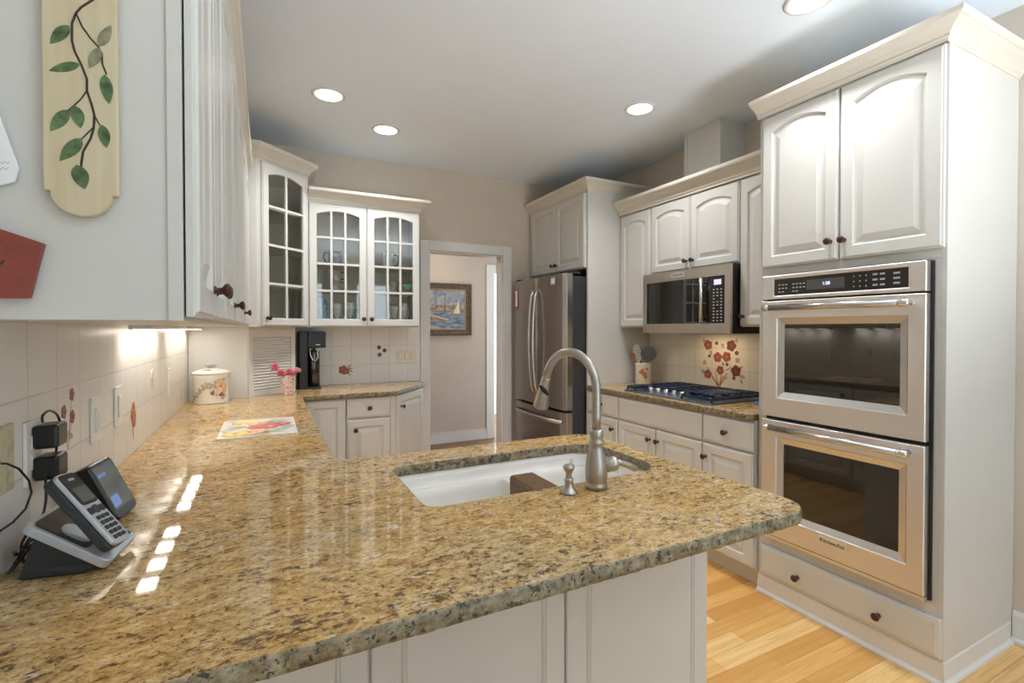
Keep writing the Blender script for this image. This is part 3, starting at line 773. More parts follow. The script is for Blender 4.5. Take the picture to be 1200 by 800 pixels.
for x in (.553, .958): MB().lathe([(.045, .0065), (.042, .009), (.03, .008), (.002, .007)], (x-.746, 0, 0), 20).build('drain', 'chrome', sk)
m = MB(); prof = [(-.045, .775), (-.046, .862), (-.040, .872), (.040, .872), (.046, .862), (.045, .775), (.039, .775), (.036, .8345), (-.036, .8345), (-.039, .775)]
m.loops([[(.7675+x, y, z) for x, z in prof] for y in (1.222, 1.445)], 0, True, True, True)
tag(m.build('sink_mat', 'brown_mat', loc=(.7675, 1.33, .80), bevel=.004), 'brown mat draped over the divider between the sink bowls', 'sink mat')

# ---- faucet and soap pump
FX, FY = .823, 1.105
fa = thing('faucet', 'brushed nickel gooseneck pull-down faucet on the peninsula', 'faucet', (FX, FY, CT))
MB().lathe([(.030, 0), (.030, .012), (.0285, .016), (.0285, .021), (.030, .026), (.0305, .050), (.0275, .085), (.020, .112), (.0175, .122), (.0215, .126), (.0215, .132), (.018, .136), (.018, .142), (.0195, .146), (.0195, .160), (.016, .165), (.0125, .166)], (0, 0, 0), 28).build('body', 'nickel', fa)
dv = Vector((-.20, .98, 0)).normalized(); R = .105; pts = [Vector((0, 0, z)) for z in (.16, .20, .24, .272)]
for i in range(1, 17):
    a = math.radians(i*10.6); pts.append(dv*(R-R*math.cos(a)) + Vector((0, 0, .272+R*math.sin(a))))
MB().tube(pts, .0128, 16).build('spout', 'nickel', fa)
e = pts[-1]; dd = (pts[-1]-pts[-2]).normalized()
sh = MB().lathe([(.0125, -.004), (.0145, 0), (.0148, .004), (.016, .03), (.023, .082), (.0245, .094), (.022, .098), (.018, .098), (.001, .094)], e, 22, 0, dd).build('spray_head', 'nickel', fa)
sv = Vector((-dv.y, dv.x, 0)); ob = Vector((-.45, -.89, 0)); 
bc = e+dd*.038+ob*.0150
MB().lathe([(.0105, -.004), (.0105, .002), (.008, .004), (.001, .0045)], bc, 16, 0, ob, sx=.72, sy=2.0).build('spray_button', 'black_plastic', sh)
hx = Vector((.80, .30, .18)).normalized()
MB().lathe([(.019, .018), (.019, .045), (.021, .048), (.021, .060), (.017, .066), (.010, .070), (.001, .071)], (0, 0, .055), 20, 0, Vector((.93, -.1, .15))).build('valve', 'nickel', fa)
p0 = Vector((.058, -.006, .066)); m = MB()
m.tube([p0, p0+Vector((.022, .0, -.003)), p0+Vector((.05, .0, -.014)), p0+Vector((.075, .0, -.026)), p0+Vector((.085, 0, -.028))], [.009, .0085, .0095, .010, .006], 12)
m.build('lever', 'nickel', fa)
so = thing('soap_dispenser', 'small brushed nickel soap pump beside the faucet', 'soap pump', (.733, 1.107, CT))
MB().lathe([(.024, 0), (.0245, .004), (.020, .008), (.0125, .018), (.0115, .030), (.0125, .034), (.0125, .038), (.010, .042)], (0, 0, 0), 20).build('base', 'nickel', so)
MB().lathe([(.009, .040), (.0075, .046), (.009, .056), (.015, .066), (.0165, .072), (.013, .077), (.002, .079)], (0, 0, 0), 20).build('pump_head', 'nickel', so)
MB().tube([(.004, 0, .072), (.012, .008, .078), (.017, .012, .086)], [.0045, .004, .003], 8).build('nozzle', 'nickel', so)

# ---- refrigerator alcove
al = thing('refrigerator_cabinet', 'white deep cabinet with two doors and tall side panel framing the refrigerator', 'cabinet', (XR-.003, YF-.003, 0), RZ)
# local x: 0 at far wall to .937 near panel; local y = X - 2.906
m = MB().box(0, -.636, 1.842, .917, 0, 2.452).box(.917, -.636, 0, .937, 0, 2.452)
m.build('body', 'paint', al, bevel=.001)
door(al, .05, .476, 1.848, 2.435, -.637, .448, 1.905); door(al, .480, .912, 1.848, 2.435, -.637, .508, 1.905)
MB().sweep([(.0, -.638), (.938, -.638), (.938, -.002)], [(o, 2.440+h) for o, h in CROWN]).build('crown', 'paint_cream', al)
fg = thing('refrigerator', 'stainless french door refrigerator with bottom freezer drawer', 'refrigerator', (XR-.02, YF-.035, 0), RZ)
# local x 0..0.87, local y = X-2.889
FWd = .875; yB = -.742; yD = -.815
B(.004, -.74, .03, FWd-.004, 0, 1.775).build('cabinet_case', 'fridge_side', fg, bevel=.004)
B(.03, -.70, 0, FWd-.03, -.02, .03).build('foot_plinth', 'black_plastic', fg)
def fdoor(name, x0, x1, z0, z1, bulge=.012):
    m = MB(); n = 14; L = []
    for i in range(n+1):
        u = i/n; x = x0+(x1-x0)*u
        X = x/FWd; y = yD - bulge*4*X*(1-X); e = min(u, 1-u)*n
        if e < 1: y += .018*(1-e)
        L.append([(x, yB+.002, z0), (x, y, z0), (x, y, z1), (x, yB+.002, z1)])
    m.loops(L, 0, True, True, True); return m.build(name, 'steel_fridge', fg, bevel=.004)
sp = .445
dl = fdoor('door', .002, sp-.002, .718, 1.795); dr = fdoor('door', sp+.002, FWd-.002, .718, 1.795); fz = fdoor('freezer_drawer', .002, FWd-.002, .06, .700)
def bow(par, a, b, off=.055, r=.011, axis='z'):
    pts = []
    for i in range(13):
        u = i/12; p = Vector(a).lerp(Vector(b), u); p.y -= off*(math.sin(PI*u)**.45 if 0 < u < 1 else 0); pts.append(p)
    return MB().tube(pts, r, 10).build('handle', 'steel_handle', par)
bow(dl, (sp-.035, yD-.010, .80), (sp-.035, yD-.010, 1.71)); bow(dr, (sp+.035, yD-.010, .80), (sp+.035, yD-.010, 1.71))
bow(fz, (.045, yD+.002, .625), (FWd-.045, yD+.002, .625), r=.015)
for x in (.06, FWd-.06): B(x-.04, -.80, 1.795, x+.04, -.66, 1.812).build('hinge_cover', 'dark_plastic', fg, bevel=.004)
p = at(604.5, 350, x=2.075)
tg = MB().box(-.0015, -.026, -.085, .0015, .026, .085).build('magnet_notepad', 'fridge_magnet_red'); tg.location = (2.0655, 3.99, 1.635)
MB().box(-.0025, -.019, -.070, -.0015, .019, .072).build('paper_sheet', 'paper', tg); tag(tg, 'white notepad with red border stuck on the left refrigerator door', 'notepad')
bd = MB().box(-.002, -.035, -.03, .002, .035, .03).build('refrigerator_magnet', 'grey_print'); bd.location = (2.0615, 3.345, 1.742)
MB().box(-.004, -.024, -.02, -.002, .024, .02).build('face', 'paper', bd); tag(bd, 'small square magnet near the top of the right refrigerator door', 'magnet')

# ---- wall cabinets above the cooktop
def rwall(name, label, cat, yfar, grp=None): return thing(name, label, cat, (XR-.003, yfar, 0), RZ, grp)
DU = .306
r = rwall('wall_cabinet', 'narrow white wall cabinet between refrigerator panel and microwave', 'wall cabinet', 3.156, 'cabinets above the cooktop')
B(0, -DU, 1.372, .354, 0, 2.28).build('body', 'paint', r, bevel=.001); door(r, .006, .350, 1.378, 2.268, -DU-.0005, rise=.030, top=.066)
r = rwall('wall_cabinet', 'short white double door wall cabinet right above the microwave', 'wall cabinet', 2.800, 'cabinets above the cooktop')
B(0, -DU, 1.760, .768, 0, 2.28).build('body', 'paint', r, bevel=.001)
door(r, .004, .379, 1.768, 2.268, -DU-.0005, .352, 1.825, rise=.030, top=.066); door(r, .383, .764, 1.768, 2.268, -DU-.0005, .410, 1.825, rise=.030, top=.066)
r = rwall('wall_cabinet', 'narrow white wall cabinet between microwave and oven cabinet', 'wall cabinet', 2.030, 'cabinets above the cooktop')
B(0, -DU, 1.372, .350, 0, 2.28).build('body', 'paint', r, bevel=.001); door(r, .004, .346, 1.378, 2.268, -DU-.0005, .032, 1.435, rise=.030, top=.066)
m = MB().sweep([(2.578, 3.157), (2.578, 1.680)], [(o, 2.272+h*1.12) for o, h in CROWN])
for o_ in (1,): m.box(2.58, 1.680, 2.2805, XR-.003, 3.157, 2.284)
tag(m.build('crown_moulding', 'paint_cream', loc=(2.6, 2.4, 2.28)), 'cream crown moulding over the microwave wall cabinets', 'moulding')
m = MB().box(2.672, 2.25, 2.285, XR-.001, 2.555, ZC-.001).box(2.668, 2.53, 2.285, 2.672, 2.557, ZC-.001)
structure(m.build('trim_4', 'paint', bevel=.001), 'boxed vent chase above the microwave cabinets')

# ---- microwave
mw = rwall('microwave', 'stainless over-the-range microwave under the short cabinet', 'microwave', 2.798)
# local x 0..0.764 ; local y front -.395
B(0, -.375, 1.330, .764, 0, 1.757).build('case', 'black_plastic', mw, bevel=.002)
yb, yf = -.376, -.398
m = MB().box(0, yf, 1.33, .036, yb, 1.757).box(.722, yf, 1.33, .764, yb, 1.757).box(.036, yf, 1.33, .722, yb, 1.394).box(.036, yf, 1.690, .722, yb, 1.757)
fm = m.build('front_frame', 'steel_micro', mw, bevel=.002)
B(.036, yf+.004, 1.394, .588, yb, 1.690).build('door', 'black_glass', mw)
B(.065, yf+.0025, 1.425, .545, yf+.004, 1.665).build('window', 'black_glass', mw)
cp = B(.590, yf+.004, 1.394, .722, yb, 1.690).build('control_panel', 'panel_black', mw)
B(.640, yf+.003, 1.635, .695, yf+.004, 1.668).build('display', 'led_violet', cp)
m = MB()
for i in range(3):
    for k in range(11):
        if k in (4, 7) and i == 1: continue
        m.box(.632+i*.028, yf+.0034, 1.408+k*.0195, .645+i*.028, yf+.004, 1.414+k*.0195)
m.build('buttons', 'badge_silver', cp)
h = MB().tube([(.567, yf-.028, 1.402), (.567, yf-.028, 1.682)], .012, 12); h.tube([(.567, yf+.006, 1.428), (.567, yf-.028, 1.428)], .008, 10); h.tube([(.567, yf+.006, 1.656), (.567, yf-.028, 1.656)], .008, 10)
h.build('handle', 'steel_handle', mw)
bp = B(.285, yf-.003, 1.713, .400, yf, 1.742).build('badge', 'badge_silver', mw)
def facing(x, y, z): return Matrix.Translation((x, y, z)) @ Matrix.Rotation(PI/2, 4, 'X')
text('KitchenAid', .021, 'lettering', 'ink', bp, facing(.3425, yf-.0034, 1.7275))
area('microwave_lamp', (2.72, 2.40, 1.325), .12, MICRO_W, (1, .72, .42), shape='RECTANGLE', sy=.3, parent=None)

# ---- base cabinets on the right
DB = .631
def rbase(label, yfar, w): 
    r = rwall('base_cabinet', label, 'base cabinet', yfar)
    m = MB().box(0, -DB, .10, w, 0, .8795); m.box(0, -DB+.052, 0, w, 0, .10); m.build('body', 'paint', r); return r
r = rbase('white base cabinet with drawer and door next to the refrigerator panel', 3.156, .380)
drawer(r, .006, .376, .715, .868, -DB-.0005); door(r, .006, .376, .108, .703, -DB-.0005, .330, .630)
r = rbase('white base cabinet with two doors and long false drawer under the cooktop', 2.775, .755)
slab_mesh(.003, .752, .715, .868, -DB-.0005).build('false_drawer', 'paint', r)
door(r, .003, .375, .108, .703, -DB-.0005, .330, .632); door(r, .381, .752, .108, .703, -DB-.0005, .405, .632)
r = rbase('white base cabinet with drawer and door against the oven cabinet', 2.019, .338)
drawer(r, .003, .372-.04, .715, .868, -DB-.0005); door(r, .003, .332, .108, .703, -DB-.0005, .030, .628)

# ---- cooktop
ck = thing('cooktop', 'gas cooktop set in the granite, iron grates tinted with painted sky light', 'cooktop', (2.575, 2.375, CT))
B(-.275, -.385, .0005, .275, .385, .010).build('tray', 'sky_tint_steel', ck, bevel=.004)
def grate(y0, y1, x0, x1):
    m = MB(); z0, z1 = .022, .040; w = .007
    for y in (y0, y1): m.box(x0, y-w, z0, x1, y+w, z1)
    for x in (x0, x1): m.box(x-w, y0, z0, x+w, y1, z1)
    for k in range(1, 5):
        x = x0+(x1-x0)*k/5; m.box(x-.005, y0, z0+.004, x+.005, y1, z1+.004)
    m.box(x0, (y0+y1)/2-.005, z0+.002, x1, (y0+y1)/2+.005, z1+.002)
    for x in (x0, x1):
        for y in (y0, y1): m.box(x-w, y-w, .010, x+w, y+w, z0)
    return m.build('grate', 'sky_tint_iron', ck, bevel=.003)
grate(.150, .370, -.085, .255); grate(.290, .370, -.255, -.10); grate(-.115, .125, -.085, .255); grate(-.370, -.140, -.255, .255)
for x, y in ((.01, .26), (.17, .26), (.09, 0), (-.13, -.255), (.13, -.255)):
    b = MB().lathe([(.05, .010), (.052, .016), (.040, .019), (.040, .026), (.034, .030), (.001, .031)], (x, y, 0), 20).build('burner', 'black_iron', ck)
# curved fingers at the near front corner
m = MB()
for k in range(5):
    x = -.235+k*.055
    m.tube([(x, -.372, .036), (x, -.380, .052), (x, -.36, .058), (x, -.28, .056), (x, -.20, .056), (x, -.15, .05), (x, -.142, .036)], .006, 8)
m.build('grate_finger', 'sky_tint_iron', ck)
for y in (.245, .172, .100, .028, -.045):
    MB().lathe([(.020, .010), (.019, .014), (.016, .032), (.013, .036), (.001, .037)], (-.150, y, 0), 16).build('control_knob', 'chrome', ck)
sr = MB().lathe([(.001, .022), (.022, .016), (.030, .004), (.033, .0), (.030, .0), (.001, .0)][::-1], (0, 0, 0), 16, sx=1.2).build('spoon_rest', 'blue_rubber')
sr.location = (2.60, 1.90, CT); tag(sr, 'small blue scrubber on the granite beside the cooktop', 'scrubber')

# ---- utensil crock
CX, CYy = 2.725, 3.035
cr = thing('utensil_crock', 'white crock with red flowers holding cooking utensils', 'crock', (CX, CYy, CT))
MB().lathe([(.058, 0), (.062, .004), (.062, .158), (.066, .166), (.062, .172), (.056, .168), (.055, .02), (.001, .015)], (0, 0, 0), 28).build('pot', 'ceramic_white', cr)
mb = MB(); vdir = Vector((-CX, -CYy, 0)).normalized(); sd = Vector((-vdir.y, vdir.x, 0))
for u, z, r_ in ((-.018, .10, .016), (.008, .085, .02), (-.004, .115, .013), (.02, .06, .015), (.028, .125, .011)):
    a = u/.0625; o = (vdir*math.cos(a)+sd*math.sin(a))
    s2_ = Vector((-o.y, o.x, 0)); petal_flower(mb, o*.0624+Vector((0, 0, z)), s2_, V, o, r_, 2 if r_ > .012 else 3, 5, 0)
mb.build('painted_flower', FM, cr)
def utensil(name, label, base, tip, mat, fn):
    b = Vector(base); tp = Vector(tip); t = thing(name, label, 'utensil', (CX, CYy, CT)); d = (tp-b).normalized()
    MB().tube([b, b.lerp(tp, .75), tp], .005, 8).build('handle', mat, t); fn(t, tp, d); return t
fv = Vector((CX*.9+.0, CYy, 0)).normalized()   # direction away from the camera side
def disc(t, tp, d, r, h, mat, holes, name):
    side = d.cross(vdir).normalized(); up = d; c = tp+up*h*.8; m = MB()
    P = lambda k: [c + side*(r*math.cos(a)) + up*(h*math.sin(a)) + vdir*k for a in [2*PI*i/24 for i in range(24)]]
    m.loops([P(-.004), P(.004)], 0, True, True, True, False)
    if holes:
        for i in range(-2, 3):
            for k in range(-2, 3):
                if i*i+k*k <= 5: m.lathe([(.003, .0042), (.0029, .0052), (.001, .0053)], c+side*(i*r*.33)+up*(k*h*.33), 6, 1, vdir)
    m.build(name, [mat, 'black_gap'], t, bevel=.001)
utensil('skimmer', 'round grey mesh skimmer leaning right in the crock', (0, 0, .02), (.006+.02*sd.x, .02*sd.y-.012, .195), 'grey_mesh', lambda t, p, d: disc(t, p, d, .062, .062, 'grey_mesh', True, 'mesh_head'))
utensil('slotted_turner', 'cream slotted turner standing left of the skimmer', (-.01, .01, .02), (-.02, .035, .19), 'white_slotted', lambda t, p, d: disc(t, p, d, .034, .072, 'white_slotted', True, 'blade'))
utensil('wooden_spoon', 'wooden spoon leaning out at the left of the crock', (.02, -.02, .02), (-.050, .047, .205), 'wood_spoon', lambda t, p, d: disc(t, p, d, .017, .030, 'wood_spoon', False, 'bowl'))
utensil('serving_spoon', 'dark serving spoon behind the slotted turner', (.0, .0, .02), (.0, .045, .25), 'black_plastic', lambda t, p, d: disc(t, p, d, .02, .03, 'black_plastic', False, 'bowl'))

# ---- oven tower
TY0, TY1 = .898, 1.678; TWd = TY1-TY0
tw = rwall('oven_cabinet', 'tall white cabinet housing the double oven', 'cabinet', TY1)
X = lambda y: TY1-y
DT = .616
m = MB()
m.box(0, -DT, .0, .018, 0, 2.438).box(TWd-.018, -DT, 0, TWd, 0, 2.438)
m.box(.018, -.012, .0, TWd-.018, 0, 2.438)
m.box(.018, -DT, 0, TWd-.018, -.012, .298).box(.018, -DT, 1.628, TWd-.018, -.012, 2.438)
m.box(.018, -DT, .298, X(1.612), -DT+.02, 1.628).box(X(.952), -DT, .298, TWd-.018, -DT+.02, 1.628)
m.build('body', 'paint', tw, bevel=.0012)
DTB = -DT-.0005
door(tw, X(1.655), X(1.284), 1.668, 2.428, DTB, X(1.314), 1.752, rise=.035, top=.055, fw=.057)
door(tw, X(1.276), X(.905), 1.668, 2.428, DTB, X(1.255), 1.750, rise=.035, top=.055, fw=.057)
drawer(tw, X(1.655), X(.900), .104, .254, DTB, ((X(1.453), .168), (X(1.107), .167)))
MB().sweep([(0, -DT-.02), (TWd, -DT-.02), (TWd, -.001)], [(o*1.05, 2.432+h*.82) for o, h in CROWN]).build('crown', 'paint_cream', tw)
MB().sweep([(-.0, -DT-.0005), (TWd+.0005, -DT-.0005), (TWd+.0005, -.03)], [(0, 0), (.016, 0), (.014, .008), (.006, .016), (.004, .02), (.004, .085), (0, .09)]).build('base_skirt', 'trim_paint', tw)

ov = rwall('double_oven', 'stainless double wall oven stacked in the tall white cabinet', 'oven', TY1)
x0, x1 = X(1.630), X(.934); yb, yf = DTB-.0005, -DT-.022
m = MB().box(X(1.605), -DT+.03, .318, X(.960), -.03, 1.615); m.build('case', 'black_gap', ov)
B(x0+.004, yb+.0, .312, x1, yb-.012, 1.622).build('mounting_frame', 'black_gap', ov)
y2 = yb-.0122
def frame_panel(name, za, zb, wx0, wx1, wz0, wz1, mat='steel_oven', yo=yf-.022):
    m = MB()
    def o(d, y): return [(x0+d, y, za+d), (x1-.010-d, y, za+d), (x1-.010-d, y, zb-d), (x0+d, y, zb-d)]
    def i(d, y): return [(wx0+d, y, wz0+d), (wx1-d, y, wz0+d), (wx1-d, y, wz1-d), (wx0+d, y, wz1-d)]
    m.loops([o(0, y2), o(0, yo+.003), o(.003, yo), i(-.003, yo), i(0, yo+.002), i(.001, y2+.001), o(.001, y2)], 0)
    return m.build(name, mat, ov)
YO = yf-.022
cp = frame_panel('control_panel', 1.505, 1.622, X(1.568), X(1.003), 1.522, 1.603)
B(X(1.568), y2, 1.522, X(1.003), YO+.003, 1.603).build('glass', 'panel_black', cp)
B(X(1.407), YO+.002, 1.540, X(1.240), YO+.003, 1.587).build('display', 'display_grey', cp)
text('1:28', .02, 'clock_digits', 'led_digits', cp, facing(X(1.318), YO+.0019, 1.565), .0004)
m = MB()
for bx, n in ((1.545, 3), (1.475, 4)):
    for i in range(n):
        for k in range(3):
            if k == 0 and i > 1: continue
            m.box(X(bx-.017*i), YO+.0024, 1.537+k*.017, X(bx-.017*i-.010), YO+.003, 1.542+k*.017)
for i in range(3):
    for k in range(3): m.box(X(1.205-.024*i), YO+.0024, 1.538+k*.022, X(1.205-.024*i-.005), YO+.003, 1.543+k*.022)
for i in range(2):
    for k in range(3): m.box(X(1.130-.027*i), YO+.0024, 1.538+k*.022, X(1.130-.027*i-.018), YO+.003, 1.545+k*.022)
for k in range(3): m.box(X(1.055), YO+.0024, 1.540+k*.020, X(1.032), YO+.003, 1.547+k*.020)
m.build('touch_marks', 'grey_print', cp)
def odoor(za, zb, wz0, wz1, hz, badge):
    wx0, wx1 = X(1.552), X(1.004)
    d = frame_panel('door', za, zb, wx0, wx1, wz0, wz1)
    m = MB()
    m.loops([[(a, yy, b) for a, b in ((wx0+dd, wz0+dd), (wx1-dd, wz0+dd), (wx1-dd, wz1-dd), (wx0+dd, wz1-dd))] for dd, yy in ((0, YO+.001), (.0015, YO+.004), (.030, YO+.014), (.031, YO+.018))], 0)
    m.build('window_bezel', 'steel_bezel', d)
    B(wx0+.002, y2-.001, wz0+.002, wx1-.002, YO+.0165, wz1-.002).build('window', 'black_glass', d)
    h = MB().tube([(X(1.588), YO-.048, hz), (X(.982), YO-.048, hz)], .0145, 14); hh = h.build('handle', 'steel_handle', d)
    m = MB()
    for xx in (X(1.575), X(.997)): m.tube([(xx, YO+.002, hz), (xx, YO-.048, hz)], .011, 10)
    m.build('handle_bracket', 'steel_handle', hh)
    for xx, sn in ((X(1.588), -1), (X(.982), 1)):
        MB().lathe([(.0152, -.03), (.0165, -.026), (.0165, .0), (.013, .004), (.001, .005)], (xx, YO-.048, hz), 14, 0, (sn, 0, 0)).build('end_cap', 'chrome', hh)
    if badge:
        b = B(X(1.345), YO-.0025, za+.055, X(1.218), YO, za+.092).build('badge', 'badge_silver', d, bevel=.001)
        text('KitchenAid', .0235, 'lettering', 'ink', b, facing(X(1.2815), YO-.003, za+.0735))
    return d
odoor(.925, 1.497, 1.020, 1.412, 1.462, False)
odoor(.330, .908, .432, .826, .876, True)
B(x0, y2, .312, x1-.010, YO+.006, .326).build('vent_trim', 'steel_oven', ov)

# ------------------------------------------------------------------ things on the left counter
# canister
ca = thing('canister', 'white oval lidded canister with painted orange roses on the left counter', 'canister', (-.295, 3.435, CT))
MB().lathe([(.088, 0), (.092, .004), (.090, .010), (.092, .02), (.095, .160), (.100, .168), (.097, .172), (.001, .172)], (0, 0, 0), 36, sx=1.0, sy=.8).build('jar', 'ceramic_white', ca)
ld = MB().lathe([(.100, .1725), (.103, .179), (.099, .187), (.080, .197), (.045, .206), (.001, .210)], (0, 0, 0), 36, sx=1.0, sy=.8).build('lid', 'ceramic_white', ca)
MB().lathe([(.016, .207), (.014, .213), (.023, .221), (.025, .228), (.018, .235), (.001, .237)], (0, 0, 0), 20, sx=1.2, sy=.8).build('knob', 'grey_print', ld)
mb = MB(); 
def jar_pt(u): a = u/.085; return Vector((.0945*math.sin(a), -.0945*.8*math.cos(a), 0)), Vector((math.sin(a)*.8, -math.cos(a), 0)).normalized()
def jar_fl(u, z, r_, mi, mc): 
    p, nn_ = jar_pt(u); petal_flower(mb, p+Vector((0, 0, z)), Vector((-nn_.y, nn_.x, 0)), V, nn_, r_, mi, 5, mc)
def jar_lf(u0, z0_, u1, z1_, w):
    p, nn_ = jar_pt(u0); q, _ = jar_pt(u1); leaf(mb, p+Vector((0, 0, z0_)), q+Vector((0, 0, z1_)), w, nn_, 3, .002)
for u, z, r_, mi, mc in ((.050, .105, .030, 6, 2), (.036, .080, .022, 5, 6), (.064, .078, .021, 6, 2), (.070, .115, .016, 5, 6), (.012, .066, .013, 0, 2), (.030, .055, .014, 5, 0), (.052, .055, .013, 0, 6), (.044, .128, .014, 6, 5)): jar_fl(u, z, r_, mi, mc)
for k in range(7):
    u = .030-k*.018; z = .098+.024*math.sin(k*.75)-.006*k; jar_lf(u, z, u-.020, z+.020, .009); jar_lf(u, z, u-.018, z-.018, .008)
for q in ((.06, .135, .074, .152, .010), (.066, .055, .074, .036, .010), (.04, .13, .046, .150, .010), (.058, .04, .064, .024, .009), (.02, .12, .030, .140, .009)): jar_lf(*q)
mb.build('painted_roses', FM, ca)
mb = MB()
for k, (u, w) in enumerate(((-.045, 3), (-.03, 2), (-.012, 0), (0, 2), (.014, 0), (.03, 3), (.044, 3))):
    petal_flower(mb, Vector((u, -.055+.012*abs(u)/.045, .2005-.1*abs(u)*.4-.001)), Vector((1, 0, 0)), Vector((0, .9, .3)).normalized(), Vector((0, -.35, .93)).normalized(), .009, w, 4, 2)
mb.build('painted_sprig', FM, ld)
# glass board
bo = thing('cutting_board', 'white glass cutting board printed with autumn flowers on the counter', 'cutting board', (-.030, 2.455, CT))
MB().prism(rrect(-.148, -.205, .150, .210, .006, 3), .0005, .007).build('board', 'board_print', bo)
mb = MB(); N = V; U = Vector((1, 0, 0)); Vy = Vector((0, 1, 0))
for x, y, r_, mi, mc in ((-.03, .125, .055, 7, 5), (.01, .135, .040, 5, 7), (-.07, .115, .040, 7, 6), (-.04, -.125, .062, 6, 2), (-.085, -.14, .046, 7, 2), (.0, -.135, .050, 2, 6), (-.01, -.105, .036, 7, 2),
                        (.03, .010, .060, 8, 6), (.065, .022, .052, 8, 2), (.0, -.005, .046, 8, 2), (.095, .03, .034, 8, 6), (.045, -.02, .040, 8, 7)):
    petal_flower(mb, Vector((x, y, .0072)), U, Vy, N, r_, mi, 6, mc, x*50)
for a, b in (((.10, .04), (.145, .07)), ((.10, .0), (.145, -.03)), ((-.05, .02), (-.12, .05)), ((-.06, .0), (-.13, -.02)), ((.04, -.12), (.10, -.15)), ((.05, -.10), (.12, -.09)), ((-.1, -.1), (-.14, -.04)), ((.05, .11), (.10, .16)), ((.06, .09), (.13, .12)), ((-.08, .16), (-.13, .19)), ((.09, -.05), (.14, -.06)), ((-.02, -.18), (.05, -.19))):
    leaf(mb, Vector((*a, .0072)), Vector((*b, .0072)), .017, N, 9 if a[0] > 0 else 3)
mb.build('printed_flowers', FM, bo)
# vase with carnations
vx, vy = .128, 3.60
va = MB().lathe([(.031, 0), (.034, .004), (.042, .118), (.044, .122), (.040, .122), (.032, .01), (.001, .008)], (0, 0, 0), 24).build('vase', 'vase_print'); va.location = (vx, vy, CT)
tag(va, 'small pink and white speckled vase by the appliance garage', 'vase')
def carnation(dx, dy, dz, r_, mat, label):
    t = thing('carnation', label, 'flower', (vx, vy, CT)); tip = Vector((dx, dy, dz))
    MB().tube([(dx*.05, dy*.05, .02), (dx*.3, dy*.3, .115), tip-Vector((dx*.1, 0, .012))], .0022, 6).build('stem', 'flower_leaf', t)
    rnd = random.Random(int(dx*1e4)+5); mb = MB()
    for layer in range(5):
        th = math.radians(128-28*layer); n = (12, 12, 10, 7, 4)[layer]
        for k in range(n):
            a = 2*PI*(k+.5*(layer % 2))/n + rnd.uniform(-.1, .1); d = Vector((math.sin(th)*math.cos(a), math.sin(th)*math.sin(a), math.cos(th)*.85))
            sd_ = Vector((-math.sin(a), math.cos(a), 0)); q = r_*rnd.uniform(.88, 1.08); w = r_*.34; up_ = sd_.cross(d)
            P = [tip+d*q*.2, tip+d*q*.75-sd_*w, tip+d*q-sd_*w*.5, tip+d*q*.9, tip+d*q+sd_*w*.5, tip+d*q*.75+sd_*w]
            mb.loops([P, [p+up_*.003 for p in P]], 0, True, True, True)
    mb.build('petals', mat, t); return t
carnation(-.075, -.005, .190, .030, 'pink_petal', 'pink carnation leaning furthest left and highest in the vase')
carnation(-.038, -.035, .150, .032, 'pink_petal', 'pink carnation in front on the left side of the vase')
carnation(.012, -.03, .152, .031, 'pink_petal', 'pink carnation above the middle of the vase rim')
carnation(.062, .0, .165, .024, 'pale_pink_petal', 'pale pink carnation leaning right towards the black dispenser')
carnation(.04, .02, .140, .020, 'pale_pink_petal', 'small pale carnation low at the right of the vase')

# black drink machine on the far counter
dm = thing('coffee_machine', 'tall black drink machine with white hose on the far counter', 'coffee machine', (.215, TF-.004, CT))
MB().box(0, -.22, 0, .060, -.0, .425).box(.060, -.07, 0, .135, 0, .425).build('housing', 'black_plastic', dm, bevel=.006)
MB().box(.061, -.215, .305, .185, -.071, .425).build('brew_head', 'black_plastic', dm, bevel=.006)
B(.061, -.22, 0, .150, -.071, .016).build('drip_tray', 'black_plastic', dm, bevel=.002)
MB().lathe([(.042, .0165), (.044, .02), (.044, .27), (.040, .276), (.001, .276)], (.106, -.130, 0), 20).build('water_column', 'black_glass', dm)
B(.115, -.217, .325, .145, -.215, .331).build('badge', 'badge_silver', dm)
MB().tube([(.075, -.19, .304), (.078, -.205, .25), (.095, -.215, .215), (.115, -.212, .208), (.130, -.208, .235), (.128, -.2, .28), (.112, -.19, .304)], .0032, 8).build('hose', 'white_plastic', dm)
MB().lathe([(.010, -.022), (.012, 0), (.001, .001)], (.085, -.15, .305), 12).build('nozzle', 'chrome', dm)

# switch plate on far tiles
def plate(name, label, cat, c, ux, n, w, h, gangs, mat, rocker='rocker'):
    t = thing(name, label, cat, c); u = Vector(ux); nn_ = Vector(n); m = MB()
    m.obox(nn_*.0035, u, V, nn_, w/2, h/2, .003); m.build('cover_plate', mat, t, bevel=.0015)
    for g in range(gangs):
        o = u*((g-(gangs-1)/2)*w/gangs*.92)
        if rocker == 'rocker':
            MB().obox(o+nn_*.0067, u, V, nn_, .0185, .035, .0003).build('rocker_gap', 'grey_print', t)
            MB().obox(o+nn_*.0088, u, V, nn_, .0160, .0325, .0017).build('rocker', mat, t, bevel=.001)
        elif rocker == 'dimmer':
            MB().obox(o+nn_*.009, u, V, nn_, .017, .034, .0025).obox(o+nn_*.013-V*.005, u, V, nn_, .006, .022, .002).build('dimmer', mat, t, bevel=.001)
        elif rocker == 'receptacle':
            MB().obox(o+nn_*.0075+V*.02, u, V, nn_, .0165, .014, .001).obox(o+nn_*.0075-V*.02, u, V, nn_, .0165, .014, .001).build('receptacle', mat, t)
    return t
plate('switch_plate', 'ivory triple rocker switch on the tiles beside the doorway', 'switch', (1.065, TF, 1.132), (1, 0, 0), (0, -1, 0), .175, .115, 3, 'ivory_plastic')
NX = (1, 0, 0); UY = (0, 1, 0)
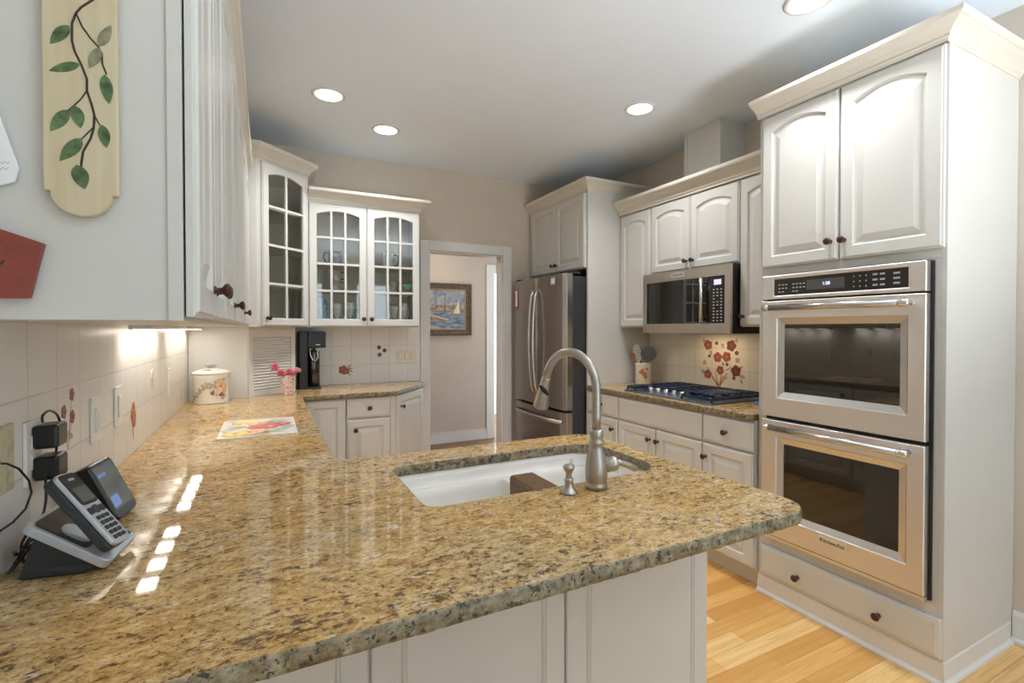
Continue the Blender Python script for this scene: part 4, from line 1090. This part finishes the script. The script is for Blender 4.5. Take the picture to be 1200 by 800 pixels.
plate('switch_plate', 'white dimmer switch on the left tiles beside the red flower spray', 'switch', (TL, 1.730, 1.108), UY, NX, .075, .125, 1, 'white_plastic', 'dimmer')
plate('switch_plate', 'white rocker switch on the left tiles nearer the corner than the dimmer', 'switch', (TL, 1.965, 1.113), UY, NX, .075, .125, 1, 'white_plastic', 'rocker')
plate('outlet_plate', 'white outlet far along the left tiles near the canister', 'outlet', (TL, 2.895, 1.105), UY, NX, .075, .125, 1, 'white_plastic', 'receptacle')
ou = plate('outlet_plate', 'white outlet holding two black power adapters above the phone', 'outlet', (TL, 1.322, 1.110), UY, NX, .078, .128, 1, 'white_plastic', 'receptacle')
pl = plate('outlet_plate', 'olive patterned outlet cover at the left edge with a black cord', 'outlet', (TL, 1.190, 1.123), UY, NX, .085, .122, 1, 'plate_print', 'none')
def adapter(label, z, cord):
    t = thing('power_adapter', label, 'power adapter', (TL+.0065, 1.330, z))
    MB().box(.002, -.028, -.024, .042, .030, .024).build('housing', 'black_plastic', t, bevel=.006)
    pts = [Vector(p)-Vector((TL+.0065, 1.330, z)) for p in cord]
    sm = []
    for i in range(len(pts)-1):
        p0_, p1_, p2_, p3_ = pts[max(i-1, 0)], pts[i], pts[i+1], pts[min(i+2, len(pts)-1)]
        for k in range(5):
            u = k/5; sm.append(.5*((2*p1_)+(-p0_+p2_)*u+(2*p0_-5*p1_+4*p2_-p3_)*u*u+(-p0_+3*p1_-3*p2_+p3_)*u**3))
    sm.append(pts[-1]); MB().tube(sm, .0024, 8).build('cord', 'black_plastic', t)
    return t
cx_ = TL+.03
C1 = [tuple(at(px, py, x=cx_)) for px, py in ((50, 495), (50, 487), (58, 481), (67, 486), (71, 500), (67, 520), (66, 540), (75, 553), (85, 559), (88, 562))]
C1 += [(-.400, 1.50, 1.00), (-.400, 1.50, .96)]
adapter('upper black power adapter plugged in the white outlet', 1.140, C1)
C2 = [tuple(at(53, 556, x=cx_)), tuple(at(54, 575, x=cx_)), tuple(at(53, 592, x=cx_)), tuple(at(48, 606, x=cx_)), (-.415, 1.24, .955), (-.400, 1.20, .93)]
adapter('lower black power adapter plugged in the white outlet', 1.076, C2)
pts = [at(1, 543, x=TL+.012), at(8, 543, x=TL+.02), at(22, 549, x=TL+.03), at(34, 563, x=TL+.035), at(37, 577, x=TL+.035), at(30, 596, x=TL+.035), at(15, 612, x=TL+.03), at(0, 622, x=TL+.025), at(-20, 640, x=TL+.02)]
tag(MB().tube(pts, .0019, 8).build('power_wire', 'black_plastic', loc=tuple(pts[0])), 'black cord looping from the olive outlet cover at the left edge', 'cord')

# phone dock, handset
A0 = Vector((-.374, 1.150, 1.020)); B0 = Vector((-.256, 1.118, .935)); C0 = Vector((-.238, 1.246, .935))
e1 = (C0-B0).normalized(); e2 = (B0-A0).normalized(); e3 = e1.cross(e2).normalized(); e3 = e3 if e3.z > 0 else -e3; e2 = e3.cross(e1) if e3.cross(e1).x > 0 else -e3.cross(e1)
dw, dl_ = .126, .148
def dk(u, v, h): return B0 + e1*u + e2*(-v) + e3*h        # u across, v up the slope, h above
do = thing('phone_dock', 'silver and black cordless phone dock at the left end of the counter', 'phone dock', (B0.x-.06, B0.y+.05, CT))
O = Vector(do.location)
def lst(P): return [p-O for p in P]
rr = rrect(0, 0, dw, dl_, .012, 4)
m = MB(); m.loops([lst([dk(u, v, h) for u, v in rr]) for h in (-.016, -.004, 0)], 0, True, True, True); m.build('top_plate', 'silver_plastic', do, bevel=.002)
rr2 = rrect(.008, .045, dw-.008, dl_-.008, .01, 4)
MB().loops([lst([dk(u, v, h) for u, v in rr2]) for h in (.0002, .002)], 0, True, True, True).build('recess', 'black_plastic', do)
rr4 = rrect(.018, .050, .058, .105, .018, 5)
MB().loops([lst([dk(u, v, h) for u, v in rr4]) for h in (.002, .004)], 0, True, True, True).build('charging_cup', 'silver_plastic', do)
m = MB()
bp_ = [dk(.012, .012, -.016), dk(dw-.012, .012, -.016), dk(dw-.012, dl_-.02, -.016), dk(.012, dl_-.02, -.016)]
bt = [Vector((-.300, 1.135, CT+.001)), Vector((-.285, 1.235, CT+.001)), Vector((-.375, 1.265, CT+.001)), Vector((-.395, 1.155, CT+.001))]
m.loops([lst(bt), lst([b.lerp(t_, .25)+Vector((0, 0, .0)) for b, t_ in zip(bt, bp_)]), lst(bp_)], 0, True, True, True); m.build('stand', 'dark_plastic', do, bevel=.004)
# keypad on the dock's near right strip
# handset lying in the dock
h1 = Vector((-.248, 1.138, .957)); h2 = Vector((-.342, 1.176, 1.082))
hd = (h2-h1).normalized(); hs = (e1 - hd*e1.dot(hd)).normalized(); hn = hs.cross(hd).normalized(); hn = hn if hn.x > 0 else -hn
Lh = .165; wh = .057
ph = thing('phone_handset', 'silver cordless phone handset resting in the dock', 'phone handset', tuple(h1))
def hp(u, v, h): return hs*u + hd*v + hn*h
def hr(u0, v0, u1, v1, r_, hh0, hh1): return [[hp(u, v, h) for u, v in rrect(u0, v0, u1, v1, r_, 4)] for h in (hh0, hh1)]
MB().loops(hr(-wh/2, 0, wh/2, Lh, .012, -.014, .004), 0, True, True, True).build('back_shell', 'dark_plastic', ph, bevel=.004)
MB().loops(hr(-wh/2, 0, wh/2, Lh, .012, .004, .012), 0, True, True, True).build('front_shell', 'silver_plastic', ph, bevel=.003)
MB().loops(hr(-wh/2+.004, .092, wh/2-.004, Lh-.003, .009, .0121, .0135), 0, True, True, True).build('earpiece', 'black_plastic', ph)
MB().loops(hr(-wh/2+.009, .098, wh/2-.009, .130, .002, .0136, .0142), 0, True, True, True).build('display', 'lcd', ph)
MB().loops(hr(-.008, .146, .008, .151, .002, .0136, .0142), 0, True, True, True).build('speaker_slot', 'grey_print', ph)
m = MB()
for i in range(3):
    for k in range(5): m.loops(hr(-.018+i*.0135, .010+k*.0115, -.018+i*.0135+.010, .010+k*.0115+.008, .002, .0121, .0135), 0, True, True, True)
for i in (-1, 1): m.loops(hr(i*.017-.006, .070, i*.017+.006, .084, .003, .0121, .0135), 0, True, True, True)
m.loops(hr(-.009, .069, .009, .087, .008, .0121, .0138), 0, True, True, True)
m.build('keypad', 'key_black', ph)
m = MB()
for i in range(3):
    for k in range(5):
        u, v = dw-.050+i*.0155, .012+k*.0125
        m.loops([lst([dk(a, b, h) for a, b in rrect(u, v, u+.012, v+.0095, .002, 3)]) for h in (.0002, .0025)], 0, True, True, True)
m.loops([lst([dk(a, b, h) for a, b in rrect(dw-.044, .090, dw-.010, .108, .008, 4)]) for h in (.0022, .004)], 0, True, True, True)
m.build('dock_keypad', 'key_black', do)
# cords bunched under the dock
rnd = random.Random(3)
for k in range(4):
    pts = [Vector((-.405+rnd.uniform(-.012, .012), 1.17+.03*i+rnd.uniform(-.02, .02), CT+.006+.03*abs(math.sin(i*1.3+k))+rnd.uniform(0, .012))) for i in range(6)]
    sm = []
    for i in range(len(pts)-1):
        p0_, p1_, p2_, p3_ = pts[max(i-1, 0)], pts[i], pts[i+1], pts[min(i+2, len(pts)-1)]
        for j in range(5):
            u = j/5; sm.append(.5*((2*p1_)+(-p0_+p2_)*u+(2*p0_-5*p1_+4*p2_-p3_)*u*u+(-p0_+3*p1_-3*p2_+p3_)*u**3))
    tag(MB().tube(sm, .0024, 8).build('cord', 'black_plastic', loc=tuple(sm[0])), 'black cord bunched behind the phone dock stand', 'cord', 'cords bunched behind the phone dock')
# smart display behind the phone
s_tl = Vector((-.398, 1.545, 1.030)); s_bl = Vector((-.300, 1.445, .925))
sm_ = thing('tablet_display', 'black countertop touch screen display behind the phone', 'display', (-.33, 1.50, CT))
O = Vector(sm_.location); ea = Vector((.013, .101, 0)).normalized(); eb = Vector((-.052, .009, .116)); eb = (eb-ea*eb.dot(ea)).normalized(); en = ea.cross(eb).normalized(); en = en if en.x > 0 else -en
P0 = Vector((-.300, 1.386, .924)); sw, shh = .112, .140
def sd3(u, v, h): return P0+ea*u+eb*v+en*h-O
m = MB(); m.loops([[sd3(u, v, h) for u, v in rrect(i, i, sw-i, shh-i, .012, 4)] for i, h in ((.010, -.050), (.0, -.036), (0, -.003), (.003, 0))], 0, True, True, True); m.build('housing', 'black_plastic', sm_)
MB().loops([[sd3(u, v, h) for u, v in rrect(.010, .022, sw-.010, shh-.010, .003, 2)] for h in (.0002, .0008)], 0, True, True, True).build('screen', 'screen_panel', sm_)
m = MB()
m.loops([[sd3(u, v, h) for u, v in rrect(.014, .028, .050, .055, .002, 2)] for h in (.0009, .0012)], 0, True, True, True)
m.build('screen_tile', 'screen_blue', sm_)
MB().loops([[sd3(u, v, h) for u, v in rrect(.014, .104, .052, .112, .002, 2)] for h in (.0009, .0012)], 0, True, True, True).build('screen_header', 'screen_blue', sm_)
m = MB(); q0 = [sd3(.015, .012, -.049), sd3(sw-.015, .012, -.049), sd3(sw-.015, .09, -.049), sd3(.015, .09, -.049)]
q1 = [Vector((-.350, 1.395, CT+.0015))-O, Vector((-.345, 1.49, CT+.0015))-O, Vector((-.395, 1.495, CT+.0015))-O, Vector((-.400, 1.40, CT+.0015))-O]
m.loops([q1, q0], 0, True, True, True); m.build('stand', 'dark_plastic', sm_, bevel=.003)

# ---- things on the end of the near wall cabinet
YE = .867-.004
def E(px, py, y=YE-.012): p = at(px, py, y=y); return (p.x, p.z)
pq = thing('wall_plaque', 'tall cream plaque painted with a green leaf vine', 'wall plaque', (-.224, YE-.0005, 1.545))
xl, zb_ = E(50, 222); xr, _ = E(139, 222); nl, _ = E(58, 224); nr_, _ = E(131, 224); _, zbot = E(95, 253); cx2 = (nl+nr_)/2; hw = (nr_-nl)/2; zt = 2.02
P = [(xl, zb_), (nl, zb_)] + [(cx2-hw*math.cos(a), zb_-.002-(zb_-zbot-.002)*math.sin(a)) for a in [PI*i/16 for i in range(0, 17)]] + [(nr_, zb_), (xr, zb_), (xr, zt), (nr_, zt)] + [(cx2+hw*math.cos(a), zt+.03*math.sin(a)) for a in [PI*i/16 for i in range(1, 16)]] + [(nl, zt), (xl, zt)]
m = MB().prism([(x+.224, z-1.545) for x, z in P], -.0115, 0, 0, 'y'); m.build('board', 'plaque_cream', pq, bevel=.002)
mb = MB(); N = Vector((0, -1, 0))
def VP(cx, cy): x, z = E(cx/4, cy/4); return Vector((x+.224, -.0116, z-1.545))
for pts, w in (([(520, -60), (436, 0), (380, 35), (357, 62), (338, 110), (338, 190), (350, 240), (380, 300), (408, 370), (408, 425), (430, 490), (443, 540), (440, 600), (425, 650), (390, 710), (380, 780)], .0013),
               ([(357, 62), (385, 125), (425, 180), (462, 220), (478, 250), (480, 300), (500, 350)], .0010), ([(408, 425), (380, 465), (322, 518)], .0008), ([(445, 545), (470, 590)], .0008), ([(436, 600), (385, 650)], .0008)):
    stroke(mb, [VP(*p) for p in pts], w, N, 2)
K = .082/(89*4)
for a, b, w, mi in (((325, 120), (235, 205), 30, 0), ((465, 218), (522, 118), 27, 1), ((470, 225), (418, 320), 28, 1), ((375, 300), (230, 332), 25, 0), ((490, 350), (512, 488), 31, 0), ((322, 515), (236, 615), 32, 0), ((350, 495), (380, 600), 32, 0), ((480, 585), (500, 695), 29, 0), ((385, 648), (280, 755), 34, 0), ((360, 772), (398, 888), 40, 0)):
    leaf(mb, VP(*a), VP(*b), w*K, N, mi)
mb.build('painted_vine', ['leaf_green', 'leaf_faded', 'stem_brown'], pq)
def flat_sign(name, label, cat, pts, mat, t_=.006):
    Q_ = [E(px, py, YE-t_) for px, py in pts]; c0 = Q_[0]
    r_ = thing(name, label, cat, (c0[0], YE-.0005, c0[1]))
    MB().prism([(x-c0[0], z-c0[1]) for x, z in Q_], -t_, 0, 0, 'y').build('board', mat, r_, bevel=.0008); return r_, c0
pp, c0 = flat_sign('paper_note', 'white paper note hanging at the left edge of the cabinet end', 'note', [(0, 137), (22, 197), (17, 213), (0, 217), (-60, 215), (-60, 100), (-12, 105)], 'paper', .004)
mb = MB()
for k, (px, py) in enumerate(((0, 190), (-14, 190), (-2, 197), (-16, 197))):
    pts = [Vector((E(px+i*3, py+(2 if i % 2 else -1), YE-.004)[0]-c0[0], -.0042, E(px+i*3, py+(2 if i % 2 else -1), YE-.004)[1]-c0[1])) for i in range(5)]; stroke(mb, pts, .0003, N, 0, .0002)
mb.build('handwriting', 'grey_print', pp)
rs, c0 = flat_sign('wooden_sign', 'red painted wooden sign with a slanted top at the left edge', 'sign', [(-60, 250), (0, 268), (51, 285), (34, 349), (-60, 349)], 'red_paint', .010)
mb = MB()
for pts in ([(-3, 284), (1, 283)], [(-4, 311), (1, 309), (5, 305)]):
    stroke(mb, [Vector((E(px, py, YE-.010)[0]-c0[0], -.0103, E(px, py, YE-.010)[1]-c0[1])) for px, py in pts], .0011, N, 0)
mb.build('painted_marks', 'ink', rs)

# ------------------------------------------------------------------ painting in the hall
pa = thing('framed_painting', 'framed harbour painting with sailboats on the hall wall', 'painting', (1.80, HY-.001, 1.59))
hw, hh, fw = .425, .308, .07
m = MB()
def o(d, y): return [(-hw+d, y, -hh+d), (hw-d, y, -hh+d), (hw-d, y, hh-d), (-hw+d, y, hh-d)]
m.loops([o(0, 0), o(0, -.035), o(.012, -.045), o(.03, -.036), o(.055, -.028), o(.062, -.03), o(fw, -.018), o(fw, 0)], 0); m.build('frame', 'frame_wood', pa)
MB().loops([o(fw-.002, -.010), o(fw-.002, -.022), o(fw+.012, -.018), o(fw+.012, -.010)], 0).build('inner_fillet', 'frame_gilt', pa)
cv = MB().box(-hw+fw, -.010, -hh+fw, hw-fw, -.002, hh-fw).build('canvas', 'canvas', pa)
L_, R_ = -hw+fw+.012, hw-fw-.012
MB().box(L_, -.0115, -hh+fw+.012, R_, -.0101, -.04).build('painted_water', 'canvas_water', cv)
MB().box(L_, -.0112, -.04, R_, -.0101, .055).build('painted_town', 'canvas_town', cv)
mb = MB(); N = Vector((0, -1, 0))
mb.prism([(.225, -.05), (.285, -.05), (.265, .13)], -.013, -.0116, 0, 'y'); mb.prism([(.20, -.05), (.222, -.05), (.245, .06)], -.013, -.0116, 0, 'y')
mb.prism([(.20, -.055), (.30, -.055), (.28, -.08), (.22, -.08)], -.013, -.0116, 1, 'y'); mb.prism([(-.12, -.06), (.14, -.13), (.10, -.155), (-.05, -.12)], -.013, -.0116, 1, 'y'); mb.prism([(-.12, -.055), (.14, -.12), (.14, -.13), (-.12, -.065)], -.0132, -.0116, 0, 'y')
for x, z in ((-.02, .20), (.10, .18), (-.16, .16)): mb.box(x-.003, -.013, -.08, x+.003, -.0116, z, 2)
mb.build('painted_boats', ['sail_white', 'boat_hull', 'mast_dark'], cv)

# ------------------------------------------------------------------ lamps
area('added_bounce_lamp', (1.78, -1.25, .85), 1.0, UPLIGHT_W, (.92, .96, 1.0), rot=(PI-math.radians(25), 0, math.radians(3)), spread=math.radians(116))  # unseen fill light, added to brighten the ceiling
def can(x, y, label):
    t = thing('recessed_light', label, 'ceiling light', (x, y, ZC))
    MB().lathe([(.078, -.0005), (.096, -.0005), (.096, -.004), (.090, -.008), (.080, -.008), (.076, -.004)], (0, 0, 0), 36, caps=False).build('trim_ring', 'trim_paint', t)
    MB().lathe([(.077, -.0008), (.077, -.003), (.001, -.0035)], (0, 0, 0), 36).build('lamp_lens', 'lamp_lens', t)
    area('lamp', (0, 0, -.012), .14, CAN_W, CAN_COL, parent=t, spread=math.radians(125))
    return t
can(.341, 3.09, 'round recessed ceiling light nearest the left cabinets')
can(.756, 3.45, 'round recessed ceiling light nearest the far wall and doorway')
can(2.116, 2.394, 'round recessed ceiling light in front of the vent chase')
can(2.059, 1.287, 'round recessed ceiling light at the top edge, above the oven cabinet')
for y0, label in ((1.98, 'lit bar lamp under the left cabinets, nearer the camera'), (2.82, 'lit bar lamp under the left cabinets, nearer the canister')):
    t = thing('under_cabinet_light', label, 'under-cabinet light', (-.370, y0, 1.3715))
    B(-.030, 0, -.014, .030, .65, -.0005).build('housing', 'white_plastic', t, bevel=.002)
    for k in range(4):
        yk = .085+k*.163
        MB().box(-.026, yk-.038, -.0165, .026, yk+.038, -.0142).build('lens', 'tube_lens', t)
        area('lamp', (0, yk, -.019), .05, UNDER_W, (1, .93, .82), shape='RECTANGLE', sy=.09, parent=t)
